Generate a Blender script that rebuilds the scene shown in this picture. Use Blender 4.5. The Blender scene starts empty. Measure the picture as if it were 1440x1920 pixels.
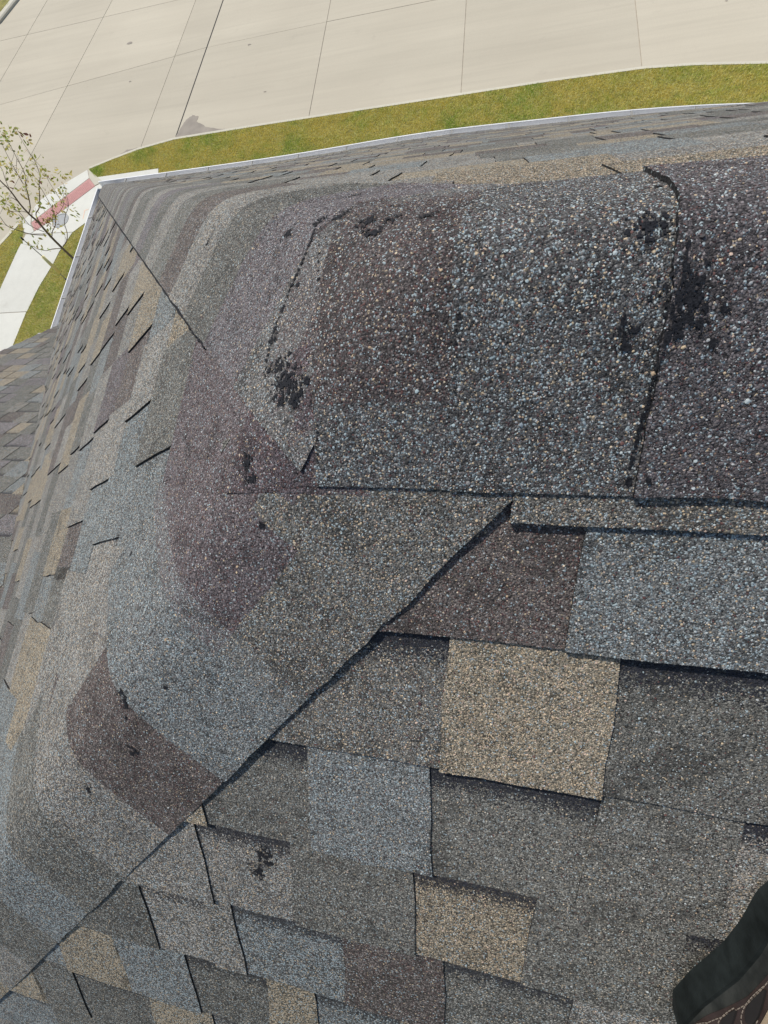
import bpy, bmesh, math, random
import numpy as np
from mathutils import Vector, Matrix, noise
from mathutils.bvhtree import BVHTree

R = math.radians
rnd = random.Random(11)
SC = bpy.context.scene
COL = SC.collection

# ---------------------------------------------------------------- camera, sky, sun, exposure
CAM_ROT = ((0.9778281300148428, -0.04674182476455405, 0.20412581896793347),
           (0.09606433427115083, 0.9662768368014276, -0.2389157138868365),
           (-0.18607469422978806, 0.25322771664783683, 0.9493428946848432))
CAM_LOC = Vector((0.04135907, -0.21812507, 0.19548864))
cam_d = bpy.data.cameras.new('camera')
cam_d.sensor_fit = 'HORIZONTAL'
cam_d.sensor_width = 36.0
cam_d.lens = 785.617 / 1440 * 36
cam_d.clip_start = 0.01
cam_d.clip_end = 1500
cam = bpy.data.objects.new('camera', cam_d)
COL.objects.link(cam)
cam.matrix_world = Matrix.Translation(CAM_LOC) @ Matrix(CAM_ROT).to_4x4()
SC.camera = cam

SUN_DIR = Vector((-0.40, 0.40, 0.82)).normalized()
world = bpy.data.worlds.new('World')
SC.world = world
world.use_nodes = True
wn = world.node_tree
sky = wn.nodes.new('ShaderNodeTexSky')
sky.sky_type = 'NISHITA'
sky.sun_disc = False
sky.sun_elevation = math.asin(SUN_DIR.z)
sky.sun_rotation = math.atan2(SUN_DIR.x, SUN_DIR.y)
bg = wn.nodes['Background']
bg.inputs['Strength'].default_value = 0.105
wn.links.new(sky.outputs[0], bg.inputs[0])
sun_d = bpy.data.lights.new('sun', 'SUN')
sun_d.energy = 3.6
sun_d.angle = R(0.5)
sun_d.color = (1.0, 0.95, 0.88)
sun = bpy.data.objects.new('sun', sun_d)
COL.objects.link(sun)
sun.rotation_euler = SUN_DIR.to_track_quat('Z', 'Y').to_euler()
SC.view_settings.view_transform = 'Standard'
SC.view_settings.look = 'None'
SC.view_settings.exposure = 0.10
SC.view_settings.gamma = 1.0
SC.view_settings.use_curve_mapping = False

TH = 0.5874988
CT, ST, TT = math.cos(TH), math.sin(TH), math.tan(TH)
D = 4.9417
ZE = -D * TT
GZ = -8.36
EXPO = 0.143

# ---------------------------------------------------------------- materials
def new_mat(name):
    m = bpy.data.materials.new(name)
    m.use_nodes = True
    nt = m.node_tree
    return m, nt, nt.nodes['Principled BSDF']

def N(nt, kind, **kw):
    n = nt.nodes.new(kind)
    for k, v in kw.items():
        if k.startswith('i_'):
            key = k[2:]
            n.inputs[int(key) if key.isdigit() else key].default_value = v
        else:
            setattr(n, k, v)
    return n

def math_node(nt, op, a, b=None, clamp=False):
    n = nt.nodes.new('ShaderNodeMath')
    n.operation = op
    n.use_clamp = clamp
    for i, v in enumerate((a, b)):
        if v is None: continue
        if isinstance(v, (int, float)): n.inputs[i].default_value = v
        else: nt.links.new(v, n.inputs[i])
    return n.outputs[0]

def mix_col(nt, fac, a, b, blend='MIX'):
    n = nt.nodes.new('ShaderNodeMix')
    n.data_type = 'RGBA'
    n.blend_type = blend
    for sock, v in ((n.inputs[0], fac), (n.inputs[6], a), (n.inputs[7], b)):
        if isinstance(v, (int, float)): sock.default_value = v
        elif isinstance(v, tuple): sock.default_value = v if len(v) == 4 else v + (1,)
        else: nt.links.new(v, sock)
    return n.outputs[2]

def map_range(nt, v, a, b, c, d):
    n = nt.nodes.new('ShaderNodeMapRange')
    nt.links.new(v, n.inputs[0])
    for i, x in enumerate((a, b, c, d)): n.inputs[i + 1].default_value = x
    return n.outputs[0]

def granule_material():
    m, nt, p = new_mat('mineral_granules_on_asphalt')
    L = nt.links
    tc = N(nt, 'ShaderNodeTexCoord')
    tint = N(nt, 'ShaderNodeAttribute', attribute_name='Tint')
    acc = N(nt, 'ShaderNodeAttribute', attribute_name='Accent')
    vor = N(nt, 'ShaderNodeTexVoronoi', i_Scale=560.0)
    L.new(tc.outputs['Object'], vor.inputs['Vector'])
    sep = N(nt, 'ShaderNodeSeparateColor'); L.new(vor.outputs['Color'], sep.inputs[0])
    r, g, b = sep.outputs
    sa = N(nt, 'ShaderNodeSeparateColor'); L.new(acc.outputs['Color'], sa.inputs[0])
    vb = N(nt, 'ShaderNodeTexNoise', i_Scale=22.0, i_Detail=4.0)
    L.new(tc.outputs['Object'], vb.inputs['Vector'])
    vm = N(nt, 'ShaderNodeTexNoise', i_Scale=150.0, i_Detail=3.0)
    L.new(tc.outputs['Object'], vm.inputs['Vector'])
    b3 = math_node(nt, 'POWER', b, 2.2)
    br = math_node(nt, 'ADD', math_node(nt, 'MULTIPLY', b3, 2.1), 0.42)
    br = math_node(nt, 'MULTIPLY', br, map_range(nt, vb.outputs[0], .3, .7, .84, 1.16))
    br = math_node(nt, 'MULTIPLY', br, map_range(nt, vm.outputs[0], .35, .65, .82, 1.18))
    cb = N(nt, 'ShaderNodeCombineColor')
    for i in range(3): L.new(br, cb.inputs[i])
    base = mix_col(nt, 1.0, tint.outputs['Color'], cb.outputs[0], 'MULTIPLY')
    mb = math_node(nt, 'LESS_THAN', r, sa.outputs[0])
    base = mix_col(nt, mb, base, (.36, .43, .44))
    mt = math_node(nt, 'LESS_THAN', math_node(nt, 'SUBTRACT', 1.0, r), sa.outputs[1])
    base = mix_col(nt, mt, base, (.50, .40, .27))
    mm = math_node(nt, 'LESS_THAN', g, sa.outputs[2])
    base = mix_col(nt, math_node(nt, 'MULTIPLY', mm, .8), base, (.10, .05, .045))
    sm = N(nt, 'ShaderNodeTexNoise', i_Scale=16.0, i_Detail=5.0, i_Roughness=.65)
    L.new(tc.outputs['Object'], sm.inputs['Vector'])
    base = mix_col(nt, map_range(nt, sm.outputs[0], .60, .72, 0, .5), base, (.03, .03, .034))
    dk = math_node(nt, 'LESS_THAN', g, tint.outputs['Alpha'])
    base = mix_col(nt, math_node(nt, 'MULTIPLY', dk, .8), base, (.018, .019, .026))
    gap = map_range(nt, vor.outputs['Distance'], .35, .75, 1.0, .3)
    cg = N(nt, 'ShaderNodeCombineColor')
    for i in range(3): L.new(gap, cg.inputs[i])
    base = mix_col(nt, 1.0, base, cg.outputs[0], 'MULTIPLY')
    L.new(base, p.inputs['Base Color'])
    p.inputs['Roughness'].default_value = .8
    p.inputs['Specular IOR Level'].default_value = .35
    inv = math_node(nt, 'SUBTRACT', 1.0, vor.outputs['Distance'])
    bp = N(nt, 'ShaderNodeBump', i_Strength=.8, i_Distance=.0012)
    L.new(inv, bp.inputs['Height'])
    L.new(bp.outputs[0], p.inputs['Normal'])
    return m

def loose_granule_material():
    m, nt, p = new_mat('granule_stone')
    a = N(nt, 'ShaderNodeAttribute', attribute_name='gcol', attribute_type='INSTANCER')
    nt.links.new(a.outputs['Color'], p.inputs['Base Color'])
    p.inputs['Roughness'].default_value = .75
    p.inputs['Specular IOR Level'].default_value = .35
    return m

def plain(name, col, rough=.7, noise_amt=.15, scale=20.0, metal=0.0, bump=0.0, spec=.4, col2=None, detail=6.0, bscale=None):
    m, nt, p = new_mat(name)
    tc = N(nt, 'ShaderNodeTexCoord')
    no = N(nt, 'ShaderNodeTexNoise', i_Scale=scale, i_Detail=detail)
    nt.links.new(tc.outputs['Object'], no.inputs['Vector'])
    f = map_range(nt, no.outputs[0], .3, .7, 0, 1)
    lo = tuple(c * (1 - noise_amt) for c in col)
    hi = col2 if col2 else tuple(min(1, c * (1 + noise_amt)) for c in col)
    nt.links.new(mix_col(nt, f, lo, hi), p.inputs['Base Color'])
    p.inputs['Roughness'].default_value = rough
    p.inputs['Metallic'].default_value = metal
    p.inputs['Specular IOR Level'].default_value = spec
    if bump:
        n2 = N(nt, 'ShaderNodeTexNoise', i_Scale=bscale or scale * 4, i_Detail=4.0)
        nt.links.new(tc.outputs['Object'], n2.inputs['Vector'])
        bp = N(nt, 'ShaderNodeBump', i_Strength=.5, i_Distance=bump)
        nt.links.new(n2.outputs[0], bp.inputs['Height'])
        nt.links.new(bp.outputs[0], p.inputs['Normal'])
    return m

def concrete_material(name, c1, c2, streak=True):
    m, nt, p = new_mat(name)
    L = nt.links
    tc = N(nt, 'ShaderNodeTexCoord')
    a = N(nt, 'ShaderNodeTexNoise', i_Scale=.35, i_Detail=5.0)
    L.new(tc.outputs['Object'], a.inputs['Vector'])
    col = mix_col(nt, map_range(nt, a.outputs[0], .35, .65, 0, 1), c1, c2)
    mp = N(nt, 'ShaderNodeMapping'); mp.inputs['Scale'].default_value = (.25, 5.5, 1) if streak else (3, 3, 3)
    L.new(tc.outputs['Object'], mp.inputs['Vector'])
    b = N(nt, 'ShaderNodeTexNoise', i_Scale=1.5, i_Detail=6.0)
    L.new(mp.outputs[0], b.inputs['Vector'])
    col = mix_col(nt, map_range(nt, b.outputs[0], .45, .75, 0, .28), col, tuple(x * .8 for x in c1))
    c = N(nt, 'ShaderNodeTexNoise', i_Scale=45.0, i_Detail=3.0)
    L.new(tc.outputs['Object'], c.inputs['Vector'])
    col = mix_col(nt, map_range(nt, c.outputs[0], .3, .7, 0, .3), col, tuple(x * .78 for x in c1))
    v = N(nt, 'ShaderNodeTexNoise', i_Scale=1.3, i_Detail=8.0, i_Roughness=.7)
    L.new(tc.outputs['Object'], v.inputs['Vector'])
    col = mix_col(nt, map_range(nt, v.outputs[0], .62, .78, 0, .3), col, (.33, .29, .23))
    oi = N(nt, 'ShaderNodeObjectInfo')
    tone = map_range(nt, oi.outputs['Random'], 0, 1, .93, 1.05)
    w = N(nt, 'ShaderNodeTexNoise', i_Scale=.9, i_Detail=3.0)
    mw = N(nt, 'ShaderNodeMapping'); mw.inputs['Scale'].default_value = (.12, 1.1, 1)
    L.new(tc.outputs['Object'], mw.inputs['Vector']); L.new(mw.outputs[0], w.inputs['Vector'])
    tone = math_node(nt, 'MULTIPLY', tone, map_range(nt, w.outputs[0], .35, .65, .95, 1.03))
    ct = N(nt, 'ShaderNodeCombineColor')
    for i in range(3): L.new(tone, ct.inputs[i])
    col = mix_col(nt, 1.0, col, ct.outputs[0], 'MULTIPLY')
    L.new(col, p.inputs['Base Color'])
    p.inputs['Roughness'].default_value = .9
    p.inputs['Specular IOR Level'].default_value = .2
    bp = N(nt, 'ShaderNodeBump', i_Strength=.4, i_Distance=.004)
    L.new(c.outputs[0], bp.inputs['Height']); L.new(bp.outputs[0], p.inputs['Normal'])
    return m

def attr_material(name, attr='Col', rough=.6, transl=0.0):
    m, nt, p = new_mat(name)
    a = N(nt, 'ShaderNodeAttribute', attribute_name=attr)
    nt.links.new(a.outputs['Color'], p.inputs['Base Color'])
    p.inputs['Roughness'].default_value = rough
    p.inputs['Specular IOR Level'].default_value = .25
    if transl:
        t = N(nt, 'ShaderNodeBsdfTranslucent'); nt.links.new(a.outputs['Color'], t.inputs[0])
        mx = N(nt, 'ShaderNodeMixShader'); mx.inputs[0].default_value = transl
        nt.links.new(p.outputs[0], mx.inputs[1]); nt.links.new(t.outputs[0], mx.inputs[2])
        nt.links.new(mx.outputs[0], nt.nodes['Material Output'].inputs[0])
    return m

M = dict(
    granule=granule_material(),
    stone=loose_granule_material(),
    asphalt=plain('black_asphalt', (.010, .011, .014), .85, .5, 900, bump=.0009, bscale=1400, col2=(.030, .031, .036), spec=.15),
    road=concrete_material('tan_concrete', (.52, .47, .365), (.55, .50, .39)),
    walk=concrete_material('white_concrete', (.66, .65, .57), (.70, .69, .61), False),
    kerb=concrete_material('kerb_concrete', (.57, .535, .43), (.61, .575, .465), False),
    joint=plain('joint_sealant', (.36, .31, .24), .9, .3, 5),
    joint_dark=plain('joint_gap', (.05, .045, .04), .9, .3, 5),
    red=plain('red_concrete', (.50, .26, .235), .85, .15, 30),
    silt=plain('wet_silt', (.26, .225, .18), .7, .15, 3, bump=.003),
    soil=plain('lawn_soil', (.24, .22, .07), .95, .35, 6, col2=(.34, .30, .10)),
    grass=attr_material('grass_blade', rough=.7, transl=.25),
    bark=plain('bark', (.20, .155, .12), .9, .35, 30, bump=.004),
    leaf=attr_material('leaf', rough=.5, transl=.35),
    white=plain('white_painted_aluminium', (.80, .80, .79), .35, .04, 6),
    brick=plain('house_brick', (.30, .20, .15), .85, .3, 8),
    iron=plain('grey_iron', (.33, .34, .33), .7, .12, 12, bump=.002),
    yellow=plain('yellow_plastic', (1.0, .84, .40), .5, .08, 5),
    post=plain('dark_steel_post', (.03, .03, .032), .5, .2, 20),
    wire=plain('weathered_steel', (.28, .27, .24), .5, .2, 20),
    green_leather=plain('dark_green_nubuck', (.010, .013, .012), .85, .4, 60, bump=.0022, bscale=90, col2=(.034, .036, .032), spec=.3),
    brown_leather=plain('dark_brown_leather', (.032, .020, .017), .7, .3, 60, bump=.0006, bscale=400),
    hole=plain('dark_lining', (.012, .010, .009), .9, .2, 60),
    thread=plain('pale_thread', (.23, .19, .15), .8, .2, 300),
    khaki=plain('khaki_cotton', (.30, .23, .15), .9, .12, 25, bump=.0008, bscale=900),
    rubber=plain('black_rubber', (.009, .013, .012), .9, .4, 50, bump=.0008, bscale=250, col2=(.022, .028, .027), spec=.2),
    green_paint=plain('faded_green_paint', (.42, .55, .42), .9, .15, 8),
    orange_paint=plain('faded_orange_paint', (.78, .56, .42), .9, .1, 8),
)

# ---------------------------------------------------------------- object helpers
def mesh_obj(name, verts, faces, mat, parent=None, mats=None, fmat=None, smooth=False):
    me = bpy.data.meshes.new(name)
    me.from_pydata([tuple(v) for v in verts], [], faces)
    for mm in (mats or [mat]): me.materials.append(mm)
    if fmat is not None: me.polygons.foreach_set('material_index', fmat)
    if smooth: me.polygons.foreach_set('use_smooth', [True] * len(me.polygons))
    me.update()
    o = bpy.data.objects.new(name, me)
    COL.objects.link(o)
    if parent is not None:
        o.parent = parent
        w = Vector((0, 0, 0)); q = parent
        while q is not None: w += q.location; q = q.parent
        o.location = -w
    return o

def empty(name, loc, label, cat):
    o = bpy.data.objects.new(name, None)
    o.empty_display_size = .2
    COL.objects.link(o); o.location = loc
    o['label'] = label; o['category'] = cat
    return o

def extrude_poly(pts, z0, z1):
    """prism from a 2D outline"""
    a = sum(pts[i][0] * pts[(i + 1) % len(pts)][1] - pts[(i + 1) % len(pts)][0] * pts[i][1] for i in range(len(pts)))
    if a < 0: pts = pts[::-1]
    n = len(pts)
    v = [(x, y, z1) for x, y in pts] + [(x, y, z0) for x, y in pts]
    f = [tuple(range(n)), tuple(range(2 * n - 1, n - 1, -1))]
    f += [(i, i + n, (i + 1) % n + n, (i + 1) % n) for i in range(n)]
    return v, f

def joined(parts):
    V, F = [], []
    for v, f in parts:
        o = len(V); V += list(v); F += [tuple(i + o for i in q) for q in f]
    return V, F

def tube(pts, r0, r1, n=7):
    V, F = [], []
    P = [Vector(p) for p in pts]
    for i, p in enumerate(P):
        t = (P[min(i + 1, len(P) - 1)] - P[max(i - 1, 0)]).normalized()
        u = t.orthogonal().normalized(); w = t.cross(u)
        r = r0 + (r1 - r0) * i / (len(P) - 1)
        if i: # keep the frame from twisting
            u = (pu - t * pu.dot(t)).normalized(); w = t.cross(u)
        pu = u
        for k in range(n):
            a = 2 * math.pi * k / n
            V.append(p + (u * math.cos(a) + w * math.sin(a)) * r)
    for i in range(len(P) - 1):
        for k in range(n):
            F.append((i * n + k, i * n + (k + 1) % n, (i + 1) * n + (k + 1) % n, (i + 1) * n + k))
    F.append(tuple(range(n - 1, -1, -1))); F.append(tuple((len(P) - 1) * n + k for k in range(n)))
    return V, F

def smooth_line(pts, sub=4):
    P = [Vector(p) for p in pts]; out = []
    for i in range(len(P) - 1):
        p0, p1, p2, p3 = P[max(i - 1, 0)], P[i], P[i + 1], P[min(i + 2, len(P) - 1)]
        for k in range(sub):
            t = k / sub
            out.append(.5 * ((2 * p1) + (p2 - p0) * t + (2 * p0 - 5 * p1 + 4 * p2 - p3) * t * t + (3 * p1 - p0 - 3 * p2 + p3) * t ** 3))
    out.append(P[-1]); return out

TAR = [(-0.1208, -0.0122, 0.0043), (-0.1074, -0.0423, 0.0076), (-0.0955, -0.0598, 0.0114), (-0.0849, -0.0712, 0.0077), (-0.077, -0.0631, 0.004), (-0.0995, -0.0708, 0.005), (-0.1202, -0.0415, 0.0041), (-0.1196, -0.003, 0.0034), (-0.1006, 0.0259, 0.0029), (-0.0969, 0.1024, 0.005), (-0.0746, 0.0958, 0.0075), (-0.0419, 0.0556, 0.0085), (-0.0334, 0.0338, 0.0057), (-0.0218, 0.0461, 0.0054), (0.0038, 0.0349, 0.0047), (-0.0854, 0.1765, 0.0046), (-0.1356, 0.1119, 0.0054), (0.1268, -0.0046, 0.0074), (0.1332, -0.0036, 0.0039), (0.1164, -0.0066, 0.0023), (0.1443, -0.0373, 0.0084), (0.1497, -0.0364, 0.0069), (0.149, -0.0453, 0.0088), (0.1436, -0.0508, 0.0053), (0.1406, -0.0552, 0.0038), (0.1212, -0.0535, 0.0052), (0.1226, -0.0584, 0.0026), (0.1555, -0.0511, 0.0031), (0.1658, -0.0458, 0.0035), (0.1637, -0.0595, 0.0031), (0.1189, -0.0475, 0.0026), (0.1442, -0.0272, 0.0035), (0.1399, 0.043, 0.0032), (-0.1202, -0.1586, 0.0035), (-0.1325, -0.113, 0.0058), (-0.1288, -0.1256, 0.0044), (-0.3058, -0.3225, 0.0056), (-0.3021, -0.3331, 0.0049), (-0.3065, -0.3879, 0.006), (-0.2455, -0.3078, 0.0025), (-0.3057, -0.3481, 0.0029), (-0.3898, -0.4519, 0.0044), (0.1353, -0.1233, 0.0031), (0.1459, -0.1239, 0.0027), (0.0284, -0.0416, 0.0018), (-0.171, -0.4949, 0.0096), (-0.1816, -0.5204, 0.0083), (-0.1659, -0.5046, 0.0065), (-0.3318, 0.2528, 0.0046), (-0.3398, -0.1784, 0.0036), (-0.099, 0.0948, 0.0025), (-0.0984, 0.0879, 0.0024), (-0.098, 0.0818, 0.0024), (-0.098, 0.0764, 0.0024), (-0.098, 0.071, 0.0024), (-0.0982, 0.0663, 0.0023), (-0.0984, 0.0616, 0.0023), (-0.0988, 0.0572, 0.0023), (-0.1002, 0.0525, 0.0023), (-0.1018, 0.048, 0.0023), (-0.1033, 0.0436, 0.0023), (-0.105, 0.0394, 0.0023), (-0.1067, 0.0352, 0.0023), (-0.1086, 0.0313, 0.0022), (-0.1102, 0.027, 0.0022), (-0.1117, 0.0228, 0.0022), (-0.1134, 0.0188, 0.0022), (-0.1148, 0.0144, 0.0022), (-0.1164, 0.0104, 0.0022), (-0.118, 0.0063, 0.0022), (-0.1196, 0.0021, 0.0022), (-0.1212, -0.0021, 0.0022), (-0.1218, -0.0067, 0.0022), (-0.1222, -0.0116, 0.0022), (-0.123, -0.016, 0.0022), (-0.1236, -0.0207, 0.0021), (-0.1241, -0.0254, 0.0021), (-0.1248, -0.0299, 0.0021), (-0.092, 0.0852, 0.0016), (-0.0882, 0.0704, 0.0016), (-0.0852, 0.0575, 0.0015), (-0.0828, 0.0461, 0.0015), (-0.0807, 0.0355, 0.0014), (-0.079, 0.0259, 0.0014), (-0.0774, 0.0168, 0.0014), (-0.0759, 0.008, 0.0013), (-0.0675, -0.0937, 0.001), (-0.0676, -0.0982, 0.001), (-0.0677, -0.1025, 0.001), (-0.0679, -0.1069, 0.001), (-0.0681, -0.1114, 0.001), (-0.0683, -0.1158, 0.001), (0.1439, -0.0169, 0.0016), (0.144, -0.0177, 0.0016), (0.1439, -0.0187, 0.0015), (0.1438, -0.0198, 0.0015), (0.1437, -0.0209, 0.0015), (0.1438, -0.0216, 0.0015), (0.1437, -0.0227, 0.0015), (0.1438, -0.0235, 0.0015), (0.1437, -0.0246, 0.0015), (0.1436, -0.0257, 0.0015), (0.1436, -0.0265, 0.0015), (0.1436, -0.0276, 0.0015), (0.1436, -0.0284, 0.0015), (0.1434, -0.0305, 0.0015), (0.1431, -0.0327, 0.0015), (0.1429, -0.0349, 0.0015), (0.1426, -0.0371, 0.0015), (0.1423, -0.0394, 0.0015), (0.142, -0.0417, 0.0015), (0.1417, -0.044, 0.0015), (0.1416, -0.0461, 0.0015), (0.1413, -0.0484, 0.0015), (0.141, -0.0508, 0.0015), (0.1408, -0.053, 0.0015), (0.1406, -0.0552, 0.0015), (0.1403, -0.058, 0.0015), (0.1401, -0.0607, 0.0015), (0.1399, -0.0634, 0.0015), (0.1395, -0.0664, 0.0015), (0.1393, -0.0691, 0.0015), (0.1391, -0.072, 0.0015), (0.139, -0.0746, 0.0015), (0.1387, -0.0775, 0.0015), (0.1384, -0.0805, 0.0015), (0.1381, -0.0835, 0.0015), (0.138, -0.0863, 0.0015), (0.1376, -0.0895, 0.0015), (0.1374, -0.0919, 0.0015), (0.1371, -0.0947, 0.0015), (0.1368, -0.0972, 0.0015), (0.1366, -0.0998, 0.0015), (0.1363, -0.1024, 0.0015), (0.1359, -0.1053, 0.0015), (0.1356, -0.108, 0.0015), (0.1353, -0.1108, 0.0015), (0.135, -0.1136, 0.0015), (0.1348, -0.1162, 0.0015), (0.1344, -0.1191, 0.0015), (0.0273, -0.0315, 0.0009), (0.0273, -0.037, 0.0009), (0.0272, -0.0426, 0.0009), (0.0272, -0.0484, 0.0009), (0.0271, -0.0541, 0.0009), (0.0271, -0.06, 0.0009), (0.027, -0.0657, 0.0009), (0.027, -0.0717, 0.0009), (0.0269, -0.0776, 0.0009)]
TREE = {
'trunk':([(-11.192, 8.61, -7.625), (-11.193, 8.609, -7.267), (-11.18, 8.625, -6.813), (-11.151, 8.663, -6.462), (-11.155, 8.658, -6.237), (-11.139, 8.678, -5.997), (-11.094, 8.735, -5.692), (-11.089, 8.742, -5.465), (-11.055, 8.784, -5.142), (-11.059, 8.78, -4.875)],0.06,0.012),
'b1':([(-11.159, 8.653, -7.17), (-11.12, 8.841, -7.183), (-11.084, 9.026, -7.108), (-11.065, 9.189, -6.961), (-11.01, 9.398, -6.887), (-10.95, 9.613, -6.846), (-10.914, 9.798, -6.704), (-10.882, 9.978, -6.516)],0.02,0.006),
'b2':([(-11.166, 8.643, -6.857), (-11.042, 8.685, -6.749), (-10.88, 8.776, -6.666), (-10.729, 8.853, -6.498), (-10.606, 8.894, -6.258), (-10.505, 8.907, -6.028), (-10.415, 8.906, -5.818), (-10.354, 8.869, -5.648)],0.018,0.005),
'b3':([(-11.165, 8.645, -6.622), (-11.164, 8.792, -6.375), (-11.119, 8.995, -6.358), (-11.064, 9.211, -6.259), (-11.001, 9.437, -6.125), (-10.962, 9.632, -6.058), (-10.965, 9.775, -5.947), (-10.996, 9.881, -5.873), (-11.038, 9.973, -5.768), (-11.073, 10.074, -5.612), (-11.1, 10.186, -5.449)],0.022,0.005),
'b4':([(-11.159, 8.652, -6.219), (-11.008, 8.704, -6.125), (-10.847, 8.766, -5.943), (-10.69, 8.825, -5.723), (-10.532, 8.885, -5.578), (-10.404, 8.906, -5.386), (-10.297, 8.901, -5.183), (-10.183, 8.905, -4.978), (-10.086, 8.885, -4.817)],0.022,0.005),
'b5':([(-10.661, 8.801, -5.665), (-10.547, 8.744, -5.508), (-10.399, 8.73, -5.256), (-10.254, 8.713, -5.015), (-10.087, 8.722, -4.739)],0.014,0.005),
'b7':([(-11.214, 8.582, -6.756), (-11.271, 8.315, -6.48), (-11.265, 8.128, -6.197), (-11.223, 7.987, -5.954), (-11.097, 7.954, -5.706), (-10.993, 7.892, -5.531)],0.02,0.006),
'b8':([(-11.197, 8.604, -6.686), (-11.375, 8.579, -6.44), (-11.434, 8.706, -6.201), (-11.579, 8.724, -5.942), (-11.729, 8.736, -5.843)],0.014,0.005),
'b9':([(-11.196, 8.605, -7.192), (-11.391, 8.518, -7.104), (-11.563, 8.462, -7.09), (-11.709, 8.437, -6.996), (-11.814, 8.465, -6.928), (-11.907, 8.509, -6.822)],0.016,0.005),
'b10':([(-11.094, 8.735, -5.692), (-11.13, 8.906, -5.567), (-11.157, 9.087, -5.453), (-11.24, 9.197, -5.325)],0.014,0.005),
'b12':([(-10.929, 9.594, -6.832), (-11.009, 9.613, -6.69), (-11.037, 9.698, -6.562), (-11.058, 9.794, -6.352), (-11.077, 9.891, -6.242)],0.01,0.004),
'b13':([(-10.702, 8.83, -6.481), (-10.471, 8.989, -6.424), (-10.283, 9.093, -6.272), (-10.176, 9.095, -6.127)],0.009,0.004),
'b14':([(-10.315, 8.918, -5.193), (-10.351, 8.791, -5.249), (-10.378, 8.675, -5.315)],0.008,0.004),
'b15':([(-11.139, 8.678, -5.997), (-11.248, 8.754, -5.889), (-11.445, 8.72, -5.862), (-11.644, 8.682, -5.899)],0.012,0.004),
'b16':([(-10.95, 9.891, -5.72), (-11.038, 9.941, -5.912), (-11.115, 10.004, -6.144)],0.008,0.004),
'b17':([(-11.139, 8.678, -6.377), (-11.058, 8.565, -6.12), (-11.052, 8.356, -5.919), (-11.016, 8.186, -5.756)],0.01,0.004),
}
LEAF= [(-10.29, 9.1, -4.82), (-10.35, 9.3, -4.91), (-10.89, 9.61, -5.18), (-10.54, 9.66, -5.11), (-10.08, 9.38, -5.09), (-10.43, 9.54, -5.34), (-10.75, 9.22, -5.11), (-10.36, 9.15, -5.26), (-11.13, 9.19, -5.48), (-10.24, 9.21, -5.47), (-10.58, 9.28, -5.62), (-10.55, 9.54, -5.8), (-10.54, 9.4, -5.89), (-10.65, 9.54, -6.03), (-10.63, 9.83, -6.16), (-10.9, 9.87, -6.29), (-10.23, 9.53, -6.09), (-10.47, 9.88, -6.3), (-11.1, 9.16, -5.39), (-10.73, 8.92, -5.34), (-10.53, 8.65, -5.32), (-11.14, 9.6, -6.19), (-10.54, 9.16, -5.96), (-10.59, 9.13, -6.1), (-11.01, 9.62, -6.41), (-11.03, 9.05, -5.93), (-10.98, 8.91, -5.98), (-11.2, 9.17, -6.23), (-10.53, 8.69, -5.59), (-11.11, 9.16, -6.38), (-10.87, 8.87, -6.19), (-10.71, 8.58, -5.48), (-11.39, 8.72, -6.1), (-11.73, 8.77, -6.15), (-11.13, 8.24, -5.95), (-11.49, 8.54, -5.87), (-11.09, 8.46, -5.67), (-11.64, 8.55, -6.39), (-11.55, 8.63, -6.34), (-10.9, 8.57, -6.16), (-11.05, 9.47, -6.64), (-10.96, 9.26, -6.53), (-10.82, 9.49, -6.58), (-10.83, 9.72, -6.58), (-10.6, 9.32, -6.79), (-10.9, 9.53, -7.04), (-11.03, 9.57, -6.85), (-10.88, 8.38, -6.49), (-11.5, 8.92, -6.97), (-10.97, 8.78, -6.54), (-10.96, 8.94, -6.6), (-10.67, 8.72, -6.34), (-11.57, 8.56, -6.85), (-11.28, 8.21, -6.68), (-11.34, 9.16, -7.15), (-11.36, 8.07, -6.14), (-11.7, 8.16, -6.18), (-10.67, 9.18, -5.68), (-10.85, 9.32, -5.04), (-10.7, 8.78, -5.05), (-10.88, 8.52, -5.22), (-11.11, 9.24, -5.14), (-11.45, 8.82, -5.59), (-11.54, 8.36, -5.76), (-11.99, 8.42, -5.99), (-10.35, 9.24, -4.8), (-11.0, 9.57, -5.27), (-10.37, 9.15, -4.77)]
SHOE_X, SHOE_S, SHOE_A = .317, .547, .30
SHOE_LINE = ([0, .09, .28, .44, .56, .75, 1], [.03, .05, .11, .19, .24, .5, 1.2])
SHOE_TEARS = [((.25, .17), (.17, .14), .004), ((.37, .21), (.285, .25), .005), ((.51, .30), (.385, .33), .006)]
SHOE_HEM = (-.05, .01)

# ---------------------------------------------------------------- the roof
#           base colour            blue  tan  maroon
KIND = {
    'brown':  ((.135, .115, .103), (.05, .03, .10)),
    'purple': ((.150, .128, .128), (.07, .025, .11)),
    'blue':   ((.165, .168, .160), (.24, .05, .02)),
    'tan':    ((.205, .180, .135), (.08, .32, .01)),
    'grey':   ((.155, .150, .131), (.06, .03, .02)),
    'light':  ((.235, .222, .198), (.11, .09, .02)),
    'mix':    ((.150, .142, .125), (.15, .12, .04)),
    'lightb': ((.150, .143, .134), (.15, .07, .03)),
    'purpleb': ((.165, .148, .148), (.09, .03, .06)),
    'ridge':  ((.092, .079, .074), (.11, .045, .13)),
    'ridgec': ((.108, .096, .096), (.13, .035, .05)),
    'peak':   ((.118, .102, .098), (.09, .05, .11)),
    'purpled': ((.112, .092, .096), (.08, .03, .14)),
    'ridgeb': ((.100, .097, .093), (.21, .07, .06)),
}
house = empty('house', (0, 0, GZ), 'house whose weathered grey brown shingle hip roof fills most of the view', 'house')

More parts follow.
